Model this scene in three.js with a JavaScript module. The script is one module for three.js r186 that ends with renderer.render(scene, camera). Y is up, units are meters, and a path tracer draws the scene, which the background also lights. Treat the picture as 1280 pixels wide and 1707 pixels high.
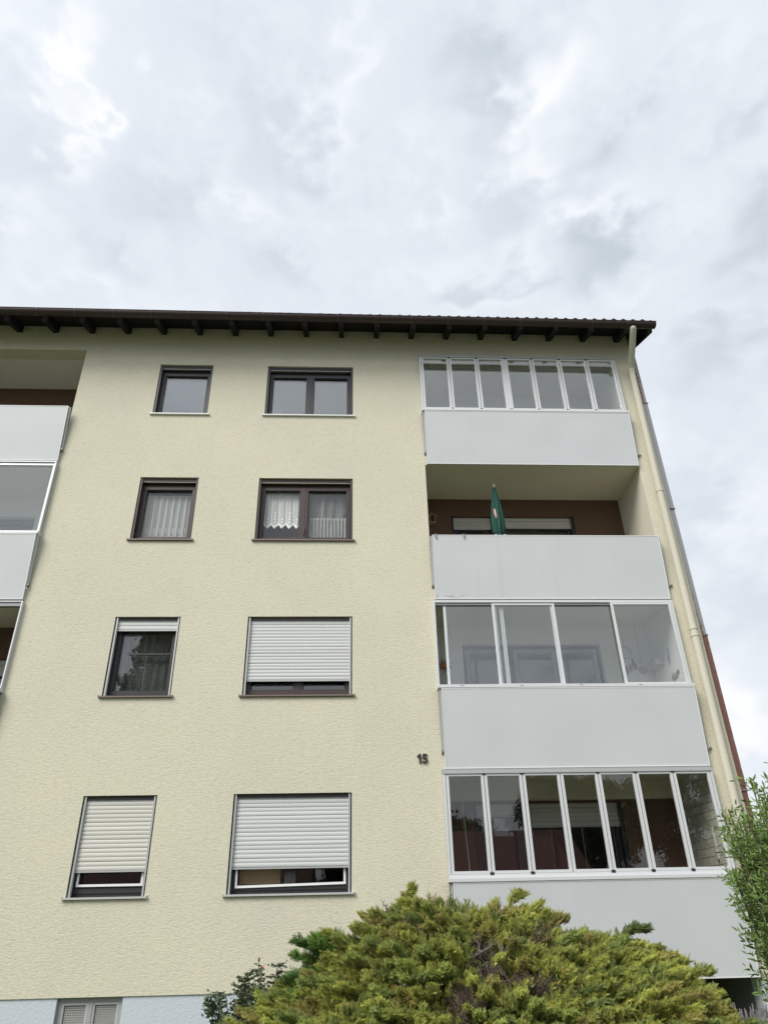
import * as THREE from 'three';
import { mergeGeometries } from 'three/addons/utils/BufferGeometryUtils.js';
import { FontLoader } from 'three/addons/loaders/FontLoader.js';
import { TextGeometry } from 'three/addons/geometries/TextGeometry.js';
import { createNoise2D, createNoise3D } from 'simplex-noise';

// ---------------------------------------------------------------- camera, exposure
const scene = new THREE.Scene();
const camera = new THREE.PerspectiveCamera(71.37, 767 / 1024, 0.1, 600);
camera.position.set(-0.068, 1.563, 11.186);
camera.rotation.order = 'YXZ';
camera.rotation.set(0.5229, -0.0557, -0.0225);
camera.updateMatrixWorld();
const renderer = new THREE.WebGLRenderer({ antialias: true });
renderer.setSize(767, 1024);
renderer.toneMapping = THREE.LinearToneMapping;
renderer.toneMappingExposure = 2.3;
renderer.shadowMap.enabled = true;

// ---------------------------------------------------------------- helpers: random numbers and noise
function rng(seed) {
  let a = seed >>> 0;
  return () => { a = (a + 0x6D2B79F5) | 0; let t = Math.imul(a ^ (a >>> 15), 1 | a); t = (t + Math.imul(t ^ (t >>> 7), 61 | t)) ^ t; return ((t ^ (t >>> 14)) >>> 0) / 4294967296; };
}
const R = (r, a, b) => a + (b - a) * r();
const clamp = (v, a, b) => Math.min(b, Math.max(a, v));
const smooth = (a, b, v) => { const t = clamp((v - a) / (b - a), 0, 1); return t * t * (3 - 2 * t); };
function periodic(seed, n) {                     // value noise that repeats after n cells
  const r = rng(seed), g = new Float32Array(n * n).map(() => r() * 2 - 1);
  return (x, y) => {
    const xi = Math.floor(x), yi = Math.floor(y); let u = x - xi, v = y - yi;
    u = u * u * (3 - 2 * u); v = v * v * (3 - 2 * v);
    const x0 = ((xi % n) + n) % n, x1 = (x0 + 1) % n, y0 = (((yi % n) + n) % n) * n, y1 = ((((yi + 1) % n) + n) % n) * n;
    return (g[y0 + x0] * (1 - u) + g[y0 + x1] * u) * (1 - v) + (g[y1 + x0] * (1 - u) + g[y1 + x1] * u) * v;
  };
}

// ---------------------------------------------------------------- sky: a bright, broken overcast
const SUN_DIR = new THREE.Vector3(-0.467, 0.732, 0.498).normalize();
{
  const W = 4096, H = 2048, K = 0.435;
  const n3 = createNoise3D(rng(11)), data = new Float32Array(W * H * 4);
  // cloud masses: azimuth, height, half widths (degrees), brightness
  const masses = [[-123.7,58.7,2.6,2.5,0.75],[-122.8,56.7,1.8,1.6,0.5],[-121.7,53.0,1.2,2.2,0.85],[-127.0,54.5,1.8,0.8,0.5],[-124.5,54.4,2.7,0.7,0.4],[-123.3,46.5,2.4,0.9,0.4],[-93.4,59.0,2.6,1.9,0.6],[-90.0,61.3,1.5,1.3,0.6],[-100.5,52.7,4.0,0.9,0.5],[-88.8,64.4,2.0,1.6,0.4],[-109.9,57.6,4.6,0.8,0.25],[-68.2,57.8,3.3,2.5,1],[-64.8,59.2,4.4,1.6,0.7],[-59.1,60.2,4.7,1.4,0.5],[-68.7,54.3,3.3,0.8,0.6],[-64.3,50.8,3.1,0.7,0.7],[-59.7,50.6,4.0,0.6,0.6],[-54.7,47.8,3.7,1.9,0.4],[-71.1,48.7,2.7,1.6,0.5],[-77.9,48.7,4.1,1.0,0.4],[-79.2,52.4,1.6,0.9,0.5],[-45.0,55.5,4.6,1.5,0.35],[-81.8,57.1,3.9,1.7,0.3],[-63.2,33.6,2.4,1.8,0.6],[-60.9,11.8,2.6,3.3,1],[-60.8,21.2,1.9,2.6,0.4],[-55.9,27.2,1.9,2.6,0.4],[-113.8,43.7,15.0,0.9,0.35],[-74.5,45.2,3.9,0.7,0.5],[-60.7,43.5,3.6,0.9,0.4],[-70.5,61.2,3.8,2.6,-0.7],[-76.1,60.8,5.0,2.5,-0.45],[-73.1,57.3,2.5,1.5,-0.6],[-61.5,47.9,4.8,1.9,-1],[-62.0,45.6,2.5,1.3,-0.5],[-76.6,46.6,3.0,1.3,-0.7],[-70.1,46.1,2.6,0.7,-0.5],[-49.0,44.0,2.8,2.6,-0.9],[-101.7,58.2,3.6,1.9,-0.5],[-96.6,55.6,3.8,1.9,-0.55],[-113.0,51.5,4.7,1.9,-0.5],[-115.5,46.9,2.8,1.3,-0.5],[-98.5,48.4,3.1,1.0,-0.6],[-107.5,52.2,2.1,2.1,-0.35],[-61.4,53.7,3.9,1.3,-0.5],[-57.8,54.7,3.5,1.2,-0.45],[-46.0,50.6,3.7,0.8,-0.5],[-73.3,52.2,3.2,1.8,-0.4],[-110.0,61.6,5.8,1.6,-0.2],[-56.6,36.4,3.2,2.2,-0.5],[-61.7,26.3,2.5,2.7,-0.4],[-59.3,20.0,1.8,3.0,-0.5],[-54.3,38.4,3.3,1.3,-0.4],[-58.0,61.7,3.3,1.2,-0.3],[-124.4,49.8,3.1,2.0,-0.3]];
  const r = rng(5);
  for (let k = 0; k < 330; k++) {                // the same kind of sky all the way round
    const az = R(r, -180, 180), el = Math.asin(r()) * 180 / Math.PI;
    if (az > -128 && az < -42 && el > 8 && el < 66) continue;
    masses.push([az, el, R(r, 2, 5) / Math.max(0.2, Math.cos(el * Math.PI / 180)) * 0.7, R(r, 0.8, 2.6), R(r, -0.9, 0.95)]);
  }
  const cell = 15, buckets = new Map();          // each mass into the cells it reaches
  for (const m of masses) {
    const a0 = Math.floor((m[0] - m[2] * 3.2 - 6 + 180) / cell), a1 = Math.floor((m[0] + m[2] * 3.2 + 6 + 180) / cell);
    const e0 = Math.floor((m[1] - m[3] * 3.2 - 5) / cell), e1 = Math.floor((m[1] + m[3] * 3.2 + 5) / cell);
    for (let a = a0; a <= a1; a++) for (let e = Math.max(0, e0); e <= e1; e++) { const key = (((a % 24) + 24) % 24) + e * 100; if (!buckets.has(key)) buckets.set(key, []); buckets.get(key).push(m); }
  }
  const stops = [[-1.3, .57, .635, .705], [-0.7, .665, .725, .795], [0, .775, .825, .895], [0.6, .86, .905, .965], [1.2, .98, .995, 1.01], [2.2, 1.03, 1.04, 1.04]];
  for (let j = H / 2; j < H; j++) {
    const el = ((j + 0.5) / H - 0.5) * Math.PI, ce = Math.cos(el), y = Math.sin(el);
    for (let i = 0; i < W; i++) {
      const az = ((i + 0.5) / W - 0.5) * 2 * Math.PI, x = Math.cos(az) * ce, z = Math.sin(az) * ce;
      const cy = y * 1.6;
      const w1 = n3(x * 5, cy * 5, z * 5), w2 = n3(x * 5 + 9, cy * 5, z * 5 + 4), w3 = n3(x * 17, cy * 17 + 3, z * 17), w4 = n3(x * 17 + 7, cy * 17, z * 17);
      const w5 = n3(x * 42 + 2, cy * 42, z * 42), w6 = n3(x * 100, cy * 100 + 5, z * 100);
      const A = az * 57.29578 + (w1 * 1.6 + w3 * 1.5 + w5 * 0.45 + w6 * 0.2) / Math.max(0.35, ce), E = el * 57.29578 + w2 * 1.2 + w4 * 1.1 + w5 * 0.3 + w6 * 0.16;
      let f = 0;
      const list = buckets.get((((Math.floor((A + 180) / cell) % 24) + 24) % 24) + Math.max(0, Math.floor(E / cell)) * 100);
      if (list) for (const m of list) {
        let da = A - m[0]; if (da > 180) da -= 360; if (da < -180) da += 360;
        const q = (da / m[2]) ** 2 + ((E - m[1]) / m[3]) ** 2;
        if (q < 9) f += m[4] * Math.exp(-q * 0.75);
      }
      const big = n3(x * 2.3 + 3, cy * 3.2, z * 2.3);
      f = f * 1.2 + big * 0.13 + w1 * 0.06 + w3 * 0.10 + w5 * 0.09 + w6 * 0.045 + 0.05;
      const glow = Math.max(0, x * SUN_DIR.x + y * SUN_DIR.y + z * SUN_DIR.z) ** 6 * 0.45;
      f = clamp(f, -1.25, 2.1);
      let s = 1; while (s < stops.length - 1 && f > stops[s][0]) s++;
      const a = stops[s - 1], b = stops[s], t = clamp((f - a[0]) / (b[0] - a[0]), 0, 1), o = (j * W + i) * 4;
      for (let c = 0; c < 3; c++) data[o + c] = (a[c + 1] + (b[c + 1] - a[c + 1]) * t) * K * (1 + glow);
      data[o + 3] = 1;
    }
  }
  for (let j = 0; j < H / 2; j++) for (let i = 0; i < W; i++) { const o = (j * W + i) * 4; data[o] = 0.12; data[o + 1] = 0.13; data[o + 2] = 0.11; data[o + 3] = 1; }
  const sky = new THREE.DataTexture(data, W, H, THREE.RGBAFormat, THREE.FloatType);
  sky.mapping = THREE.EquirectangularReflectionMapping; sky.magFilter = sky.minFilter = THREE.LinearFilter; sky.needsUpdate = true;
  scene.background = sky; scene.environment = sky;
}
const sun = new THREE.DirectionalLight(0xfff8ee, 1.5);
sun.position.copy(SUN_DIR).multiplyScalar(60); sun.target.position.set(0, 5, 0);
sun.castShadow = true; sun.shadow.radius = 58; sun.shadow.mapSize.set(2048, 2048);
Object.assign(sun.shadow.camera, { left: -40, right: 40, top: 40, bottom: -40, near: 1, far: 160 });
scene.add(sun, sun.target);

// ---------------------------------------------------------------- helpers: meshes
const taken = new Set();
function numbered(name) { let n = name, k = 0; while (taken.has(n)) n = `${name}_${String(++k).padStart(3, '0')}`; taken.add(n); return n; }
function mesh(name, geo, mat, parent) { const m = new THREE.Mesh(geo, mat); m.name = name; m.castShadow = m.receiveShadow = true; parent.add(m); return m; }
function group(name, parent, x = 0, y = 0, z = 0) { const g = new THREE.Group(); g.name = name; g.position.set(x, y, z); parent.add(g); return g; }
function thing(name, label, category, at = [0, 0, 0], grp) { const g = group(numbered(name), scene, ...at); g.userData = { label, category }; if (grp) g.userData.group = grp; return g; }
function structure(name, geo, mat) { const m = mesh(numbered(name), geo, mat, scene); m.userData.kind = 'structure'; return m; }
const box = (x0, x1, y0, y1, z0, z1) => { const g = new THREE.BoxGeometry(x1 - x0, y1 - y0, z1 - z0); g.translate((x0 + x1) / 2, (y0 + y1) / 2, (z0 + z1) / 2); return g; };
const merge = (...gs) => mergeGeometries(gs.flat().map(g => g.index ? g.toNonIndexed() : g), false);
function ring(x0, x1, y0, y1, z0, z1, w, wt = w, wb = w) {   // a rectangular frame of mitre-free bars
  return merge(box(x0, x0 + w, y0, y1, z0, z1), box(x1 - w, x1, y0, y1, z0, z1), box(x0 + w, x1 - w, y1 - wt, y1, z0, z1), box(x0 + w, x1 - w, y0, y0 + wb, z0, z1));
}
function planeXY(x0, x1, y0, y1, z) { const g = new THREE.PlaneGeometry(x1 - x0, y1 - y0); g.translate((x0 + x1) / 2, (y0 + y1) / 2, z); return g; }
function tube(points, radius, seg = 24, rad = 8) { return new THREE.TubeGeometry(new THREE.CatmullRomCurve3(points.map(p => new THREE.Vector3(...p)), false, 'catmullrom', 0.1), seg, radius, rad, false); }
function rod(a, b, r0, r1 = r0, sides = 6) {
  const A = new THREE.Vector3(...a), B = new THREE.Vector3(...b), L = A.distanceTo(B), g = new THREE.CylinderGeometry(r1, r0, L, sides, 1, false);
  g.translate(0, L / 2, 0); g.applyQuaternion(new THREE.Quaternion().setFromUnitVectors(new THREE.Vector3(0, 1, 0), B.clone().sub(A).normalize())); g.translate(A.x, A.y, A.z); return g;
}
function texture(w, h, fill, { srgb = false, repeat = [1, 1], wrap = true } = {}) {
  const d = new Uint8Array(w * h * 4), c = [0, 0, 0, 255];
  for (let y = 0; y < h; y++) for (let x = 0; x < w; x++) { c[3] = 255; fill(x, y, c); const o = (y * w + x) * 4; d[o] = clamp(c[0], 0, 255); d[o + 1] = clamp(c[1], 0, 255); d[o + 2] = clamp(c[2], 0, 255); d[o + 3] = clamp(c[3], 0, 255); }
  const t = new THREE.DataTexture(d, w, h, THREE.RGBAFormat); t.magFilter = THREE.LinearFilter; t.minFilter = THREE.LinearMipmapLinearFilter; t.generateMipmaps = true;
  if (wrap) t.wrapS = t.wrapT = THREE.RepeatWrapping; t.repeat.set(...repeat); if (srgb) t.colorSpace = THREE.SRGBColorSpace; t.needsUpdate = true; return t;
}
const lin = (r, g, b) => new THREE.Color().setRGB(r, g, b);
const std = (color, roughness = 0.7, more = {}) => new THREE.MeshStandardMaterial({ color, roughness, ...more });

// ---------------------------------------------------------------- materials
const M = {};
{
  // scratched render: short, wavering, mostly level grooves
  const N = 1536, cells = [64, 128, 256], a = periodic(3, 64), b = periodic(4, 128), c = periodic(7, 256), d = periodic(8, 24), e = periodic(9, 24);
  const plasterBump = texture(N, N, (x, y, o) => {
    const u = x / N, v = y / N;
    const wx = d(u * 24, v * 24) * 0.8 + a(u * 64, v * 64) * 0.3, wy = e(u * 24, v * 24) * 0.9 + c(u * 64, v * 64) * 0.3;
    const s1 = a(u * 64 + wx, v * 192 + wy * 1.6), s2 = b(u * 128 + wx * 1.5, v * 384 + wy * 2.5), s3 = c(u * 512, v * 512);
    let h = 0.6 + s1 * 0.24 + s2 * 0.20 + s3 * 0.10;
    h -= smooth(0.25, 0.6, -s1 + s2 * 0.4) * 0.3;
    o[0] = o[1] = o[2] = h * 255;
  }, { repeat: [1 / 2.15, 1 / 2.15] });
  const n2 = createNoise2D(rng(21));
  const plasterTint = texture(2048, 1403, (x, y, o) => {
    const X = x / 102.4, Y = y / 102.4;
    const t = n2(X * 0.35, Y * 0.35) * 0.5 + n2(X * 1.3 + 5, Y * 1.1) * 0.28 + n2(X * 5, Y * 7 + 3) * 0.22;
    const w = n2(X * 3, Y * 3) * 0.35, f1 = n2(X * 11 + w, Y * 30 + w * 3), f2 = n2(X * 24 + 7, Y * 46 + w * 3);
    const fleck = smooth(0.25, 0.85, f1 * 0.75 + f2 * 0.5), pale = smooth(0.35, 0.9, -f1 * 0.6 + n2(X * 17, Y * 40 + 9) * 0.6);
    const k = 0.965 + t * 0.022 + f2 * 0.012 - fleck * 0.066 + pale * 0.026;
    o[0] = 255 * k; o[1] = 255 * (k - fleck * 0.002); o[2] = 255 * (k - 0.006 - t * 0.010 - fleck * 0.006);
  }, { srgb: true, repeat: [1 / 20, 1 / 13.7] });
  M.plaster = std(lin(.655, .63, .515), 0.95, { bumpMap: plasterBump, bumpScale: 0.0022, map: plasterTint });
  const roughBump = texture(512, 512, (x, y, o) => { const u = x / 512, v = y / 512; o[0] = o[1] = o[2] = 128 + 70 * a(u * 64, v * 64) + 40 * b(u * 128, v * 128); });
  M.plinth = std(lin(.50, .555, .615), 0.85, { bumpMap: roughBump, bumpScale: 0.003 });
  M.cream = std(lin(.63, .605, .505), 0.9);
  M.pipe = std(lin(.55, .53, .445), 0.85);
  M.white = std(lin(.72, .72, .70), 0.9);
  M.brownWall = std(lin(.125, .075, .048), 0.9);
  const panelTint = (seed, amount) => { const f = createNoise2D(rng(seed)); return texture(512, 128, (x, y, o) => {
    const X = x / 512 * 4.1, Y = y / 128 * 1.2;
    const run = smooth(0.45, 0.95, f(X * 3.1, Y * 0.25)) * amount, cloud = f(X * 0.8, Y * 0.9 + 9) * 0.012, speck = smooth(0.86, 0.95, f(X * 22, Y * 22 + 50)) * amount * 0.9;
    const edge = smooth(0.11, 0.02, Y) * smooth(1.1, 0.3, X) * smooth(0.1, 0.7, f(X * 5, Y * 14 + 20)) * amount * 1.5;
    const k = 0.975 + cloud - run * 0.09 - edge * 0.4 - speck * 0.05; o[0] = 255 * k; o[1] = 255 * (k - run * 0.004); o[2] = 255 * (k - run * 0.012 - edge * 0.02);
  }, { srgb: true }); };
  M.panel = [0, 1, 2, 3, 4, 5].map(k => std(lin(.59, .62, .65), 0.55, { map: panelTint(60 + k, [0.05, 0.22, 0.05, 0.06, 0.06, 0.06][k]) }));
  M.alu = std(lin(.63, .65, .67), 0.4, { metalness: 0.15 });
  M.aluGrey = std(lin(.42, .435, .44), 0.45, { metalness: 0.2 });
  M.steel = std(lin(.24, .245, .25), 0.5, { metalness: 0.4 });
  M.rubber = std(lin(.012, .012, .014), 0.7);
  M.anthracite = std(lin(.045, .046, .052), 0.45);
  M.frameBrown = std(lin(.052, .034, .034), 0.5);
  M.frameDark = std(lin(.022, .021, .025), 0.5);
  M.slat = std(lin(.55, .57, .575), 0.5);
  M.slatCream = std(lin(.56, .555, .52), 0.5);
  M.slatBeige = std(lin(.50, .49, .44), 0.55);
  M.sillWhite = std(lin(.74, .75, .76), 0.4);
  M.sillGrey = std(lin(.50, .505, .51), 0.45, { metalness: 0.2 });
  M.sillBrown = std(lin(.17, .135, .12), 0.5);
  M.room = std(lin(.34, .33, .31), 0.9);
  const glass = (ior, tint = 1) => new THREE.MeshPhysicalMaterial({ color: lin(tint * .988, tint, tint * .995), roughness: 0, metalness: 0, transmission: 1, thickness: 0, ior, side: THREE.DoubleSide });
  M.glass = glass(1.52); M.glassCoated = glass(2.33, 0.85); M.glassMid = glass(1.8, 0.95); M.glassLoggia = glass(1.95, 0.985); M.glassLow = glass(1.9, 0.93);
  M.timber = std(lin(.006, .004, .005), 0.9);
  M.gutter = std(lin(.034, .019, .019), 0.5);
  M.tile = [0, 1, 2].map(k => std(lin(.075 + k * .012, .036 + k * .006, .03 + k * .004), 0.8));
  M.concrete = std(lin(.16, .165, .175), 0.9);
  M.number = std(lin(.035, .034, .03), 0.5);
}
await null;

// ---------------------------------------------------------------- ground
{
  const n2 = createNoise2D(rng(31));
  const lawn = texture(1024, 1024, (x, y, o) => { const X = x / 1024 * 6, Y = y / 1024 * 6, k = 1 + n2(X * 9, Y * 9) * 0.16 + n2(X * 30, Y * 30) * 0.2; o[0] = 78 * k; o[1] = 88 * k; o[2] = 44 * k; }, { srgb: true, repeat: [40, 40] });
  const g = new THREE.PlaneGeometry(400, 400); g.rotateX(-Math.PI / 2);
  structure('ground', g, std(0xffffff, 1, { map: lawn }));
  const pave = texture(512, 512, (x, y, o) => { const k = 1 + n2(x / 9, y / 9) * 0.08 + n2(x / 60, y / 60) * 0.07; o[0] = 150 * k; o[1] = 147 * k; o[2] = 142 * k; }, { srgb: true, repeat: [10, 2] });
  const p = new THREE.PlaneGeometry(60, 5); p.rotateX(-Math.PI / 2); p.translate(0, 0.012, 12.5);
  structure('path', p, std(0xffffff, 0.95, { map: pave }));
}

// ---------------------------------------------------------------- the apartment building
const house = thing('apartment_building', 'cream rendered four storey apartment block with white loggia parapets and brown eaves', 'building');
const SILL = [1.943, 4.693, 7.443, 10.193], HEAD = [3.243, 6.008, 8.734, 11.442];
const C1 = [-3.89, -2.835], C2 = [-1.735, -0.012];
const LOG = [1.355, 5.48], LEFT = [-9.55, -5.42], LOGTOP = 11.79, CORNER = 5.86, WEST = -14, BASE = 0.812;
{
  const s = new THREE.Shape();
  [[WEST, BASE], [LEFT[0], BASE], [LEFT[0], LOGTOP], [LEFT[1], LOGTOP], [LEFT[1], BASE], [LOG[0], BASE], [LOG[0], LOGTOP], [LOG[1], LOGTOP], [LOG[1], BASE], [CORNER, BASE], [CORNER, 12.44], [WEST, 12.44]]
    .forEach(([x, y], k) => k ? s.lineTo(x, y) : s.moveTo(x, y));
  for (const [a, b] of [C1, C2]) for (let f = 0; f < 4; f++) { const h = new THREE.Path(); h.moveTo(a, SILL[f] - .03); h.lineTo(a, HEAD[f]); h.lineTo(b, HEAD[f]); h.lineTo(b, SILL[f] - .03); h.closePath(); s.holes.push(h); }
  const g = new THREE.ExtrudeGeometry(s, { depth: 0.3, bevelEnabled: false }); g.translate(0, 0, -0.3);
  mesh('wall', g, M.plaster, house);
  // plinth, set back a little, with the cellar window's opening
  const p = new THREE.Shape(); const bx0 = -3.77, bx1 = -2.94;
  [[LEFT[1], 0], [bx0, 0], [bx0, BASE], [LEFT[1], BASE]].forEach(([x, y], k) => k ? p.lineTo(x, y) : p.moveTo(x, y));
  for (const g of [box(WEST, LEFT[0], 0, BASE, -.3, -.018), box(LEFT[1], bx0, 0, BASE, -.3, -.018), box(bx1, LOG[0], 0, BASE, -.3, -.018), box(bx0, bx1, 0, .22, -.3, -.018), box(LOG[1], CORNER, 0, BASE, -.3, -.018)]) {
  const plinth = g; { const P = plinth.attributes.position, u = new Float32Array(P.count * 2); for (let i = 0; i < P.count; i++) { u[i * 2] = P.getX(i) / 1.2; u[i * 2 + 1] = P.getY(i) / 1.2; } plinth.setAttribute('uv', new THREE.BufferAttribute(u, 2)); }
  mesh('plinth', plinth, M.plinth, house); }
  const cw = group('cellar_window', house);
  mesh('frame', merge(ring(bx0, bx1, .22, BASE - .002, -.13, -.07, .055), box(-3.385, -3.325, .275, BASE - .057, -.13, -.066)), std(lin(.33, .345, .36), .6), cw);
  const holes = texture(64, 64, (x, y, o) => { const u = (x % 16) / 16 - .5, v = (y % 16) / 16 - .5; const k = u * u / 0.09 + v * v / 0.07 < 1 ? 0 : 255; o[0] = o[1] = o[2] = k; }, { repeat: [1, 1] });
  const grille = std(lin(.36, .36, .35), .6, { alphaMap: holes, alphaTest: 0.5, side: THREE.DoubleSide });
  for (const [a, b] of [[bx0 + .055, -3.385], [-3.325, bx1 - .055]]) {
    mesh('sash', ring(a, b, .275, BASE - .06, -.12, -.075, .028), std(lin(.42, .435, .45), .55), cw);
    const g2 = planeXY(a + .028, b - .028, .303, BASE - .088, -.095), u = g2.attributes.uv; for (let i = 0; i < u.count; i++) u.setXY(i, u.getX(i) * (b - a) / .10, u.getY(i) * .42 / .10);
    mesh('perforated_grille', g2, grille, cw);
  }
  mesh('cellar_room', merge(box(bx0 - .3, bx0 - .28, .1, 1, -1.5, -.302), box(bx1 + .28, bx1 + .3, .1, 1, -1.5, -.302), box(bx0 - .3, bx1 + .3, .1, 1, -1.52, -1.5), box(bx0 - .28, bx1 + .28, .98, 1, -1.5, -.302), box(bx0 - .28, bx1 + .28, .1, .12, -1.5, -.302)), M.room, house);
  // the rest of the block, outside the picture
  mesh('gable_wall', box(LOG[1] + .002, CORNER, 0, 12.5, -10, -.302), M.cream, house);
  mesh('rear_wall', box(WEST, CORNER, 0, 12.5, -10.3, -10.002), M.cream, house);
  mesh('west_wall', box(WEST, WEST + .3, 0, 12.5, -10, -.302), M.cream, house);
}

// gable cladding: overlapping sheets, seen from their front edge
{
  const clad = group('gable_cladding', house);
  const n2 = createNoise2D(rng(77));
  const sheet = (share, seed) => texture(64, 512, (x, y, o) => {
    const U = x / 64, V = y / 512, n = n2(U * 2 + seed, V * 18) * .25 + n2(U * 9 + seed, V * 90) * .3;
    const red = smooth(-.12, .12, share(U, V) + n), k = 1 + n2(U * 6, V * 40 + seed) * .08;
    o[0] = (150 * (1 - red) + 116 * red) * k; o[1] = (152 * (1 - red) + 78 * red) * k; o[2] = (156 * (1 - red) + 70 * red) * k;
  }, { srgb: true, wrap: false });
  const spans = [[10.62, 12.36, (u, v) => .45 - u], [8.14, 10.64, (u, v) => -.75], [5.67, 8.16, (u, v) => .12 - u * .8 + (0.25 - v) * 1.0], [3.2, 5.69, (u, v) => .55 - u * .35], [0.6, 3.22, (u, v) => .8]];
  spans.forEach(([y0, y1, f], k) => {
    const g = new THREE.BoxGeometry(.1, y1 - y0, 10); g.translate(CORNER + .052, (y0 + y1) / 2, -5.025); g.translate(k % 2 ? .004 : 0, 0, k % 2 ? .006 : 0);
    mesh('cladding_sheet', g, std(0xffffff, .55, { map: sheet(f, k * 7 + 1) }), clad);
    mesh('lap_edge', box(CORNER + .006, CORNER + .116, y0 - .012, y0 + .012, -10, -.008), std(lin(.2, .15, .15), .6), clad);
  });
}

// ---------------------------------------------------------------- roof
{
  const roof = group('roof', house), SL = 0.4, ang = Math.atan(SL), X0 = WEST - .3, X1 = 6.07;
  const slab = (z0, z1, yAt0, th, name, mat, x0 = X0, x1 = X1) => {   // a sloping board: underside y = yAt0 - SL*z
    const L = Math.hypot(z1 - z0, (z1 - z0) * SL), g = new THREE.BoxGeometry(x1 - x0, th, L), zm = (z0 + z1) / 2;
    g.rotateX(ang); g.translate((x0 + x1) / 2, yAt0 - SL * zm + th / 2 * Math.cos(ang), zm); return mesh(name, g, mat, roof);
  };
  const edges = [.66, .52, .38, .24, .10, -.04];                       // eaves boards, tongue in groove with open joints
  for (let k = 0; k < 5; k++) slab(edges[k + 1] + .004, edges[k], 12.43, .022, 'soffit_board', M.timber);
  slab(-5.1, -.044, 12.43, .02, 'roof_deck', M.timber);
  { const g = new THREE.BoxGeometry(X1 - X0, .05, 5.6); g.rotateX(-ang); g.translate((X0 + X1) / 2, 12.43 + SL * 5.1 - .82, -7.85); mesh('rear_slope', g, M.tile[0], roof); }
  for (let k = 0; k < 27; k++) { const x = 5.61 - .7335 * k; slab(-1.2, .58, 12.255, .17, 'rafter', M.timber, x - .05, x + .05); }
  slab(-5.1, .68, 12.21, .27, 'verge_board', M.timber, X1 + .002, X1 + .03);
  // pantiles: the eaves course one by one, the courses above as one sheet
  const prof = []; for (let i = 0; i <= 10; i++) { const u = i / 10; prof.push([u * .2, .028 * Math.sin(Math.PI * clamp(u / .55, 0, 1)) - .010 * Math.sin(Math.PI * clamp((u - .55) / .45, 0, 1))]); }
  const ts = new THREE.Shape(); prof.forEach(([x, y], i) => i ? ts.lineTo(x, y) : ts.moveTo(x, y)); [...prof].reverse().forEach(([x, y]) => ts.lineTo(x, y - .014));
  const tg = new THREE.ExtrudeGeometry(ts, { depth: .40, bevelEnabled: false }); tg.translate(0, 0, -.40); tg.rotateX(ang + .03);
  const r = rng(4);
  for (let k = 0; k < 101; k++) { const m = mesh('roof_tile', tg, M.tile[Math.floor(r() * 3)], roof); m.position.set(X1 - .2 - k * .2, 12.43 + .054 - SL * .70 + R(r, -.004, .005), .70); }
  { const g = new THREE.BoxGeometry(X1 - X0, .03, 5.8 / Math.cos(ang)); g.rotateX(ang); g.translate((X0 + X1) / 2, 12.49 + SL * 2.45, -2.45); mesh('upper_tile_courses', g, M.tile[1], roof).userData.kind = 'stuff'; }

  const gutter = group('gutter', house), fall = -0.0045, gy = x => 12.105 + fall * (x + 7), gz = .745, gr = .09;
  const half = (ro, ri, len) => { const h = new THREE.Shape(); h.absarc(0, 0, ro, Math.PI, 2 * Math.PI, false); h.absarc(0, 0, ri, 2 * Math.PI, Math.PI, true); const g = new THREE.ExtrudeGeometry(h, { depth: len, bevelEnabled: false, curveSegments: 14 }); g.rotateY(Math.PI / 2); return g; };
  const gx1 = 6.125, L = gx1 - X0;
  const trough = half(gr, gr - .004, L); const P = trough.attributes.position; for (let i = 0; i < P.count; i++) P.setXYZ(i, P.getX(i) + X0, P.getY(i) + gy(P.getX(i) + X0), P.getZ(i) + gz);
  mesh('trough', trough, M.gutter, gutter);
  mesh('rim_bead', rod([X0, gy(X0) + .004, gz + gr], [gx1, gy(gx1) + .004, gz + gr], .010, .010, 8), M.gutter, gutter);
  { const c = new THREE.CircleGeometry(gr, 18, Math.PI, Math.PI); c.rotateY(Math.PI / 2); c.translate(gx1 + .001, gy(gx1), gz); const c2 = c.clone(); mesh('end_cap', c2, std(lin(.05, .03, .028), .5, { side: THREE.DoubleSide }), gutter); }
  const strap = half(gr + .006, gr + .001, .028), strapMat = std(lin(.06, .042, .04), .45);
  for (let k = 0; k < 27; k++) { const x = 5.56 - .7335 * k - .03; const m = mesh('gutter_bracket', strap, strapMat, gutter); m.position.set(x, gy(x), gz); }

  const pipe = group('downpipe', house), px = 5.69, pz = .105;
  mesh('offset_pipe', tube([[5.655, 11.945, gz], [5.655, 11.93, gz], [5.663, 11.89, gz - .04], [5.735, 11.46, .16], [5.738, 11.40, pz + .01], [5.738, 11.30, pz]], .064, 40, 14), M.pipe, pipe);
  mesh('pipe', tube([[5.735, 11.36, pz], [px + .012, 8.5, pz], [px, 5.7, pz], [px - .02, 2.8, pz], [px - .03, .1, pz]], .062, 24, 14), M.pipe, pipe);
  for (const [x, y, h] of [[5.735, 11.35, .06], [px + .012, 8.46, .07], [px, 5.74, .05], [px, 5.62, .05], [px - .02, 2.93, .05], [px - .02, 2.76, .05]]) { const g = new THREE.CylinderGeometry(.070, .070, h, 18); g.translate(x, y, pz); mesh('collar', g, M.pipe, pipe); mesh('clip', box(x - .008, x + .008, y - .012, y + .012, 0, pz - .05), M.steel, pipe); }
}

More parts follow.
